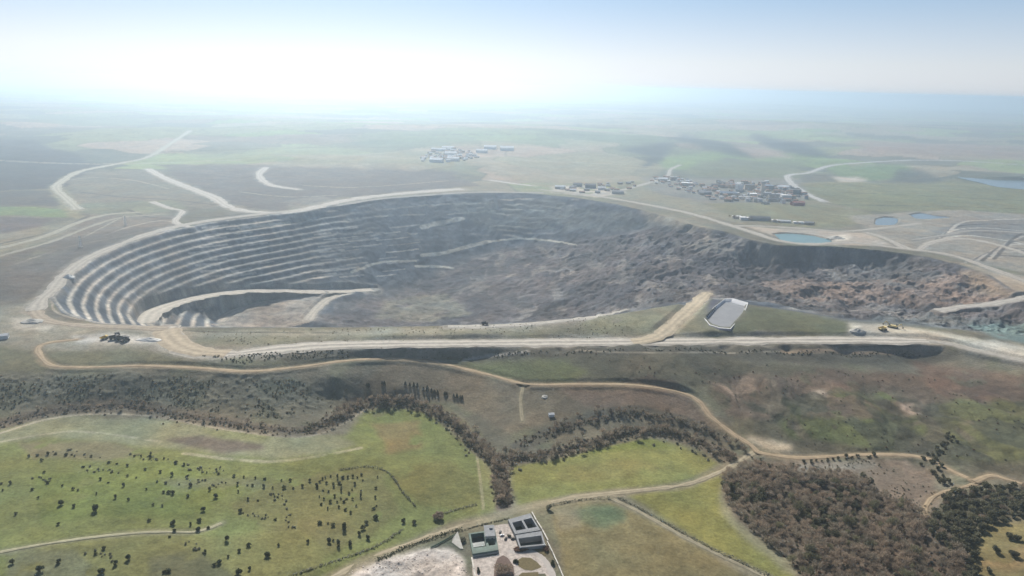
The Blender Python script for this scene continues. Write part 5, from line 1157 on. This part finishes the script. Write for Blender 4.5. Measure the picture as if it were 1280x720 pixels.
def car(x, y, z, rz, m, lab):
    r = empty('car', (x, y, z), rz); tag(r, lab, 'car')
    b = MB(); b.box((0, 0, .35), (4.4, 1.8, .55)); b.add([(-1.7, -.85, .9), (1.1, -.85, .9), (1.1, .85, .9), (-1.7, .85, .9), (-1.2, -.7, 1.45), (.4, -.7, 1.45), (.4, .7, 1.45), (-1.2, .7, 1.45)], [(4, 5, 6, 7), (0, 1, 5, 4), (1, 2, 6, 5), (2, 3, 7, 6), (3, 0, 4, 7)]); b.build('body', m, r)
    b = MB(); b.add([(1.13, -.7, .95), (1.13, .7, .95), (.46, .6, 1.44), (.46, -.6, 1.44)], [(0, 1, 2, 3)]); b.build('windscreen', M_GLASS, r)
    for wx in (-1.35, 1.35):
        for wy in (-.82, .82): b = MB(); b.tube((wx, wy - .12, .33), (wx, wy + .12, .33), .33, .33, 12); b.build('wheel', M_TYRE, r)

# ------------------------------------------------------------------ works in front: open concrete basins, yard, drive
def P4(u, v, h=0.0):
    x, y = unproj([540 + u / 6.4], [620 + v / 6.4], site_z + h); return np.array([float(x[0]), float(y[0])])
def sheet(name, P, dz, m, lab=None):
    W = [P4(u, v) for u, v in P]; me = bpy.data.meshes.new(name); me.from_pydata([(p[0], p[1], site_z + dz) for p in W], [], [tuple(range(len(W)))]); me.materials.append(m)
    n = me.polygons[0].normal
    if n.z < 0: me.flip_normals()
    o = bpy.data.objects.new(name, me); COL.objects.link(o); tag(o, lab, None, None, 'structure'); return o
sheet('paved_yard', [(488, 240), (560, 226), (612, 222), (650, 300), (690, 420), (760, 425), (830, 440), (905, 490), (960, 560), (1010, 700), (940, 700), (905, 620), (660, 640), (640, 700), (330, 700), (318, 505), (330, 495), (530, 468), (520, 380)], .12, M_PAVE)
sheet('driveway', [(590, 440), (660, 470), (760, 460), (830, 470), (890, 530), (930, 610), (945, 700), (1008, 700), (985, 610), (940, 530), (880, 470), (800, 432), (700, 425)], .2, M_DRIVE)
sheet('lawn', [(690, 560), (680, 520), (720, 492), (790, 496), (840, 530), (878, 570), (800, 600), (735, 590)], .24, M_LAWN)
sheet('lawn', [(690, 640), (720, 615), (850, 610), (865, 700), (690, 700)], .24, M_LAWN)
sheet('planting_bed', [(495, 640), (500, 560), (525, 500), (570, 475), (610, 500), (650, 560), (660, 620), (640, 700), (490, 700)], .26, M_SOIL)
sheet('planting_bed', [(820, 425), (870, 400), (930, 410), (935, 450), (900, 480)], .26, M_LAWN)

def basin(name, lab, corners, sb, tb, voids, top, depth, wall_m, waters, cat='basin'):
    """open concrete tank: corners back left, back right, front right, front left; sb, tb = wall lines; voids = open cells"""
    A, B, C, D = [P4(u, v, top) for u, v in corners]; zt = site_z + top; zf = site_z + top - depth; r = empty(name, (float((A + C)[0] / 2), float((A + C)[1] / 2), site_z)); tag(r, lab, cat)
    o2 = np.array(r.location); g = lambda s, t, z: (*( (A * (1 - s) + B * s) * (1 - t) + (D * (1 - s) + C * s) * t - o2[:2]), z - o2[2])
    b = MB(); vs = set(voids); ns, nt = len(sb) - 1, len(tb) - 1
    for i in range(ns):
        for j in range(nt):
            s0, s1, t0, t1 = sb[i], sb[i + 1], tb[j], tb[j + 1]
            if (i, j) in vs: b.add([g(s0, t1, zf), g(s1, t1, zf), g(s1, t0, zf), g(s0, t0, zf)], [(0, 1, 2, 3)]); continue
            b.add([g(s0, t1, zt), g(s1, t1, zt), g(s1, t0, zt), g(s0, t0, zt)], [(0, 1, 2, 3)])
            for (di, dj, p, q) in ((-1, 0, (s0, t0), (s0, t1)), (1, 0, (s1, t1), (s1, t0)), (0, -1, (s1, t0), (s0, t0)), (0, 1, (s0, t1), (s1, t1))):
                k = (i + di, j + dj); out = not (0 <= k[0] < ns and 0 <= k[1] < nt)
                if out or k in vs: zl = site_z - .5 if out else zf; b.add([g(*p, zl), g(*q, zl), g(*q, zt), g(*p, zt)], [(0, 1, 2, 3)])
    b.build('wall', wall_m, r)
    for (i, j), dz, m, nm in waters:
        w = MB(); e = .004; w.add([g(sb[i] + e, tb[j + 1] - e, zf + dz), g(sb[i + 1] - e, tb[j + 1] - e, zf + dz), g(sb[i + 1] - e, tb[j] + e, zf + dz), g(sb[i] + e, tb[j] + e, zf + dz)], [(0, 1, 2, 3)]); w.build(nm, m, r)
    # hand rail along the front wall
    rl = MB()
    for k in range(15): p = np.array(g(.02 + .96 * k / 14, .985, zt)); rl.tube(p, p + np.array([0, 0, 1.1]), .05, .05, 4)
    for h in (.6, 1.1): rl.tube(np.array(g(.02, .985, zt + h)), np.array(g(.98, .985, zt + h)), .04, .04, 4)
    rl.build('railing', M_STEEL, r)
    return r
basin('settling_basin', 'open concrete basin with teal floor at the left of the works, below the dirt track', [(292, 298), (505, 268), (532, 430), (325, 462)], [0, .07, .56, .66, .92, 1], [0, .06, .42, .50, .74, 1], [(1, 1), (1, 2), (1, 3), (3, 3)], 3.0, 6.5, M_TEAL, [((1, 1), 1.6, M_TANK, 'water'), ((1, 2), 1.6, M_TANK, 'water'), ((3, 3), 2.0, M_TANK, 'water')])
basin('settling_basin', 'twin celled concrete basin at the back right of the works', [(608, 188), (785, 138), (868, 272), (664, 305)], [0, .1, .5, .58, .94, 1], [0, .26, .8, 1], [(1, 1), (3, 1)], 4.0, 7.5, M_CONC2, [((1, 1), 1.0, M_TANK, 'water'), ((3, 1), 1.0, M_TANK, 'water')])
basin('settling_basin', 'wide single celled concrete basin in front of the twin celled one', [(668, 312), (876, 280), (908, 392), (700, 412)], [0, .06, .94, 1], [0, .30, .90, 1], [(1, 1)], 3.6, 7.0, M_CONC2, [((1, 1), .8, M_TANK, 'water')])
def wall_strip(name, lab, P, w, h, m, cat='wall', top=None):
    W = np.array([P4(u, v) for u, v in P]); r = empty(name, (float(W[0, 0]), float(W[0, 1]), site_z)); tag(r, lab, cat); b = MB()
    for a, c in zip(W[:-1], W[1:]):
        L = float(np.hypot(*(c - a))); mid = (a + c) / 2 - W[0]; b.box((mid[0], mid[1], -.4), (L + w, w, h + .4), math.atan2(c[1] - a[1], c[0] - a[0]))
    b.build('wall', m, r); b = MB()
    for a, c in zip(W[:-1], W[1:]):
        L = float(np.hypot(*(c - a))); mid = (a + c) / 2 - W[0]; b.box((mid[0], mid[1], h), (L + w + .1, w + .25, .16), math.atan2(c[1] - a[1], c[0] - a[0]))
    b.build('coping', M_COPE, r)
wall_strip('boundary_wall', 'long white wall along the right side of the works', [(922, 372), (965, 460), (1010, 560), (1060, 680)], .8, 1.5, M_CONC)
wall_strip('boundary_wall', 'low white wall in front of the teal floored basin', [(330, 490), (430, 472), (528, 456)], .9, 1.2, M_CONC)
wall_strip('boundary_wall', 'low white wall closing the left side of the paved yard', [(318, 500), (335, 590), (352, 690)], 1.0, 1.0, M_WHITE)
wall_strip('boundary_wall', 'white wall in front of the wide single basin', [(700, 424), (800, 412), (905, 402)], 1.1, 1.4, M_WHITE)
wall_strip('boundary_wall', 'white wall rising along the right of the twin basin', [(800, 140), (835, 205), (880, 275), (925, 360)], 1.1, 1.6, M_CONC)
# pump house between yard and basin
A = P4(462, 345); t = empty('pump_house', (float(A[0]), float(A[1]), site_z), .12); tag(t, 'grey white pump house with flat roof at the corner of the left basin', 'building')
b = MB(); b.box((0, 4, -.5), (9, 16, 6.5)); w = b.build('wall', M_CONC, t); b = MB(); b.box((0, 4, 6.0), (9.8, 16.8, .5)); b.box((1.5, 8, 6.5), (3, 4, 1.2)); b.build('roof', M_CONC2, t)
for k in range(2): b = MB(); b.box((-2 + 4 * k, -4.03, 2.2), (1.6, .14, 1.6)); b.build('window', M_GLASS, t)
b = MB(); b.box((4.53, 1.0, 0), (.14, 1.8, 2.6)); b.build('door', M_DKPAINT, t)
# parked cars, bushes, big bare tree
for (u, v, a, m, lab) in [(560, 318, .4, M_WHP, 'white car parked in the upper yard between the basins'), (590, 345, 1.2, M_DKPAINT, 'dark car parked in the middle of the paved yard'), (545, 290, 1.4, M_STEEL, 'grey car parked nearest the pump house'), (648, 345, .3, M_DKPAINT, 'dark car parked by the corner of the wide basin')]:
    p = P4(u, v); car(p[0], p[1], site_z + .2, a, m, lab)
c = bare_crown(np.random.RandomState(77), 1500, 7.5, 8.0, .6); tr = trunk_mb(np.random.RandomState(78), 6, .35, 8)
p = P4(572, 610); o = empty('bare_tree', (float(p[0]), float(p[1]), site_z)); tag(o, 'broad rounded bare brown tree in the planting bed of the paved yard', 'tree'); o.scale = (1.15, 1.15, .8)
k = bpy.data.objects.new('crown', c.mesh('crown', M_TWIG)); COL.objects.link(k); k.parent = o; k = bpy.data.objects.new('trunk', tr.mesh('trunk', M_BARK)); COL.objects.link(k); k.parent = o
def shrub(u, v, rx, ry, h, m, lab, seed):
    r = np.random.RandomState(seed); c = crown_leafy(r, 420, 1.0, 1.0, 0.0, 0.16, 8); o = c.build('shrub', m); p = P4(u, v); o.location = (float(p[0]), float(p[1]), site_z); o.scale = (rx, ry, h); return tag(o, lab, 'shrub')
shrub(718, 436, 7.5, 3.2, 3.0, M_RUST, 'long rusty red shrub in front of the wide basin', 1)
shrub(912, 424, 3.2, 5.0, 2.6, M_RUST, 'rusty brown shrub at the corner of the right white wall', 2)
shrub(672, 532, 2.6, 2.2, 2.4, M_DKLEAF, 'small dark green bush beside the round lawn', 3)
shrub(965, 545, 1.6, 3.2, 2.2, M_DKLEAF, 'dark narrow bush against the right white wall', 4)
shrub(372, 600, 1.6, 3.8, 2.0, M_DKLEAF, 'dark bush by the low left wall of the yard', 5)
shrub(618, 325, 1.8, 1.8, 1.8, M_BRUSH, 'grey green bush at the left edge of the twin basin', 6)
shrub(1030 - 780, 360, 2.4, 3.4, 3.0, M_BRUSH, 'dark bush at the foot of the white slab heap', 7)
shrub(938, 100, 3.0, 3.0, 3.6, M_BRUSH, 'brown bush at the bend of the track above the brown plot', 8)
shrub(50, 170, 5.0, 5.0, 4.0, M_TWIG, 'brown bush above the dirt track at the foot of the green field', 9)
# white heap and green fence by the spoil
A_ = [P4(u, v) for u, v in [(205, 302), (250, 430), (225, 425), (158, 375), (165, 350)]]; zt_ = [2.6, .9, .6, .6, 1.6]
b = MB(); n = len(A_); c0 = sum(A_) / n; b.add([(p[0] - c0[0], p[1] - c0[1], h) for p, h in zip(A_, zt_)] + [(p[0] - c0[0], p[1] - c0[1], -1.0) for p in A_], [tuple(range(n - 1, -1, -1)) ] + [(i, (i + 1) % n, n + (i + 1) % n, n + i) for i in range(n)])
o = b.build('white_slab_heap', M_CONC); zc = float(zat([c0[0]], [c0[1]])[0]); o.location = (float(c0[0]), float(c0[1]), zc); tag(o, 'bright white leaning slab heap left of the basins', 'heap')
Wf = resample(np.array([P4(u, v) for u, v in [(-10, 440), (60, 395), (130, 345), (185, 312)]]), 3.0); zf_ = zat(Wf[:, 0], Wf[:, 1]); fr0 = empty('fence', (float(Wf[0, 0]), float(Wf[0, 1]), float(zf_[0]))); tag(fr0, 'pale green fence along the dark bank left of the works', 'fence')
o0 = np.array([Wf[0, 0], Wf[0, 1], zf_[0]]); P3 = np.column_stack([Wf, zf_]) - o0; b = MB()
for k in range(len(P3) - 1): b.add([P3[k] + (0, 0, .2), P3[k + 1] + (0, 0, .2), P3[k + 1] + (0, 0, 1.9), P3[k] + (0, 0, 1.9)], [(0, 1, 2, 3)])
b.build('panel', M_GREENF, fr0); b = MB()
for p in P3: b.box(tuple(p - (0, 0, .3)), (.25, .25, 2.4))
o = b.build('post', M_GREENF, fr0); o['kind'] = 'stuff' if len(P3) > 100 else 'part'
if 'kind' in o: del o['kind']
# rocks of the spoil heap
M_ROCK = mat('pale_rock', (0.48, 0.41, 0.36), 0.9, 0.2, 0.5); b = MB(); r = np.random.RandomState(5)
for x, y in scatter([(432, 718), (460, 706), (495, 698), (560, 690), (580, 700), (588, 722)], 260, 1.3, 31):
    s = r.uniform(.2, .7); z = float(zat([x], [y])[0]); V = [(x + sx * s * r.uniform(.6, 1.1), y + sy * s * r.uniform(.6, 1.1), z - .3 + (s * r.uniform(.8, 1.4) if k else 0)) for k in (0, 1) for sx, sy in ((-1, -1), (1, -1), (1, 1), (-1, 1))]
    b.add(V, [(4, 5, 6, 7), (0, 1, 5, 4), (1, 2, 6, 5), (2, 3, 7, 6), (3, 0, 4, 7)])
tag(b.build('rubble', M_ROCK), 'pale pinkish broken rubble', None, None, 'stuff')
# ------------------------------------------------------------------ haze
hm_ = bpy.data.materials.new('haze'); hm_.use_nodes = True; ht = hm_.node_tree; ht.nodes.clear()
pv = ht.nodes.new('ShaderNodeVolumePrincipled'); pv.inputs['Density'].default_value = HAZE_DENSITY; pv.inputs['Color'].default_value = HAZE_COLOR; pv.inputs['Anisotropy'].default_value = HAZE_ANISO
ho = ht.nodes.new('ShaderNodeOutputMaterial'); ht.links.new(pv.outputs[0], ho.inputs['Volume'])
zb = float(H.min()) - 1.0; zt = max(CAM_H, float(H.max())) + 15
b = MB(); b.box((0, 29000, zb), (130000, 62000, zt - zb)); hz = b.build('haze', hm_)
tag(hz, 'pale bluish haze over the plain', None, None, 'stuff')
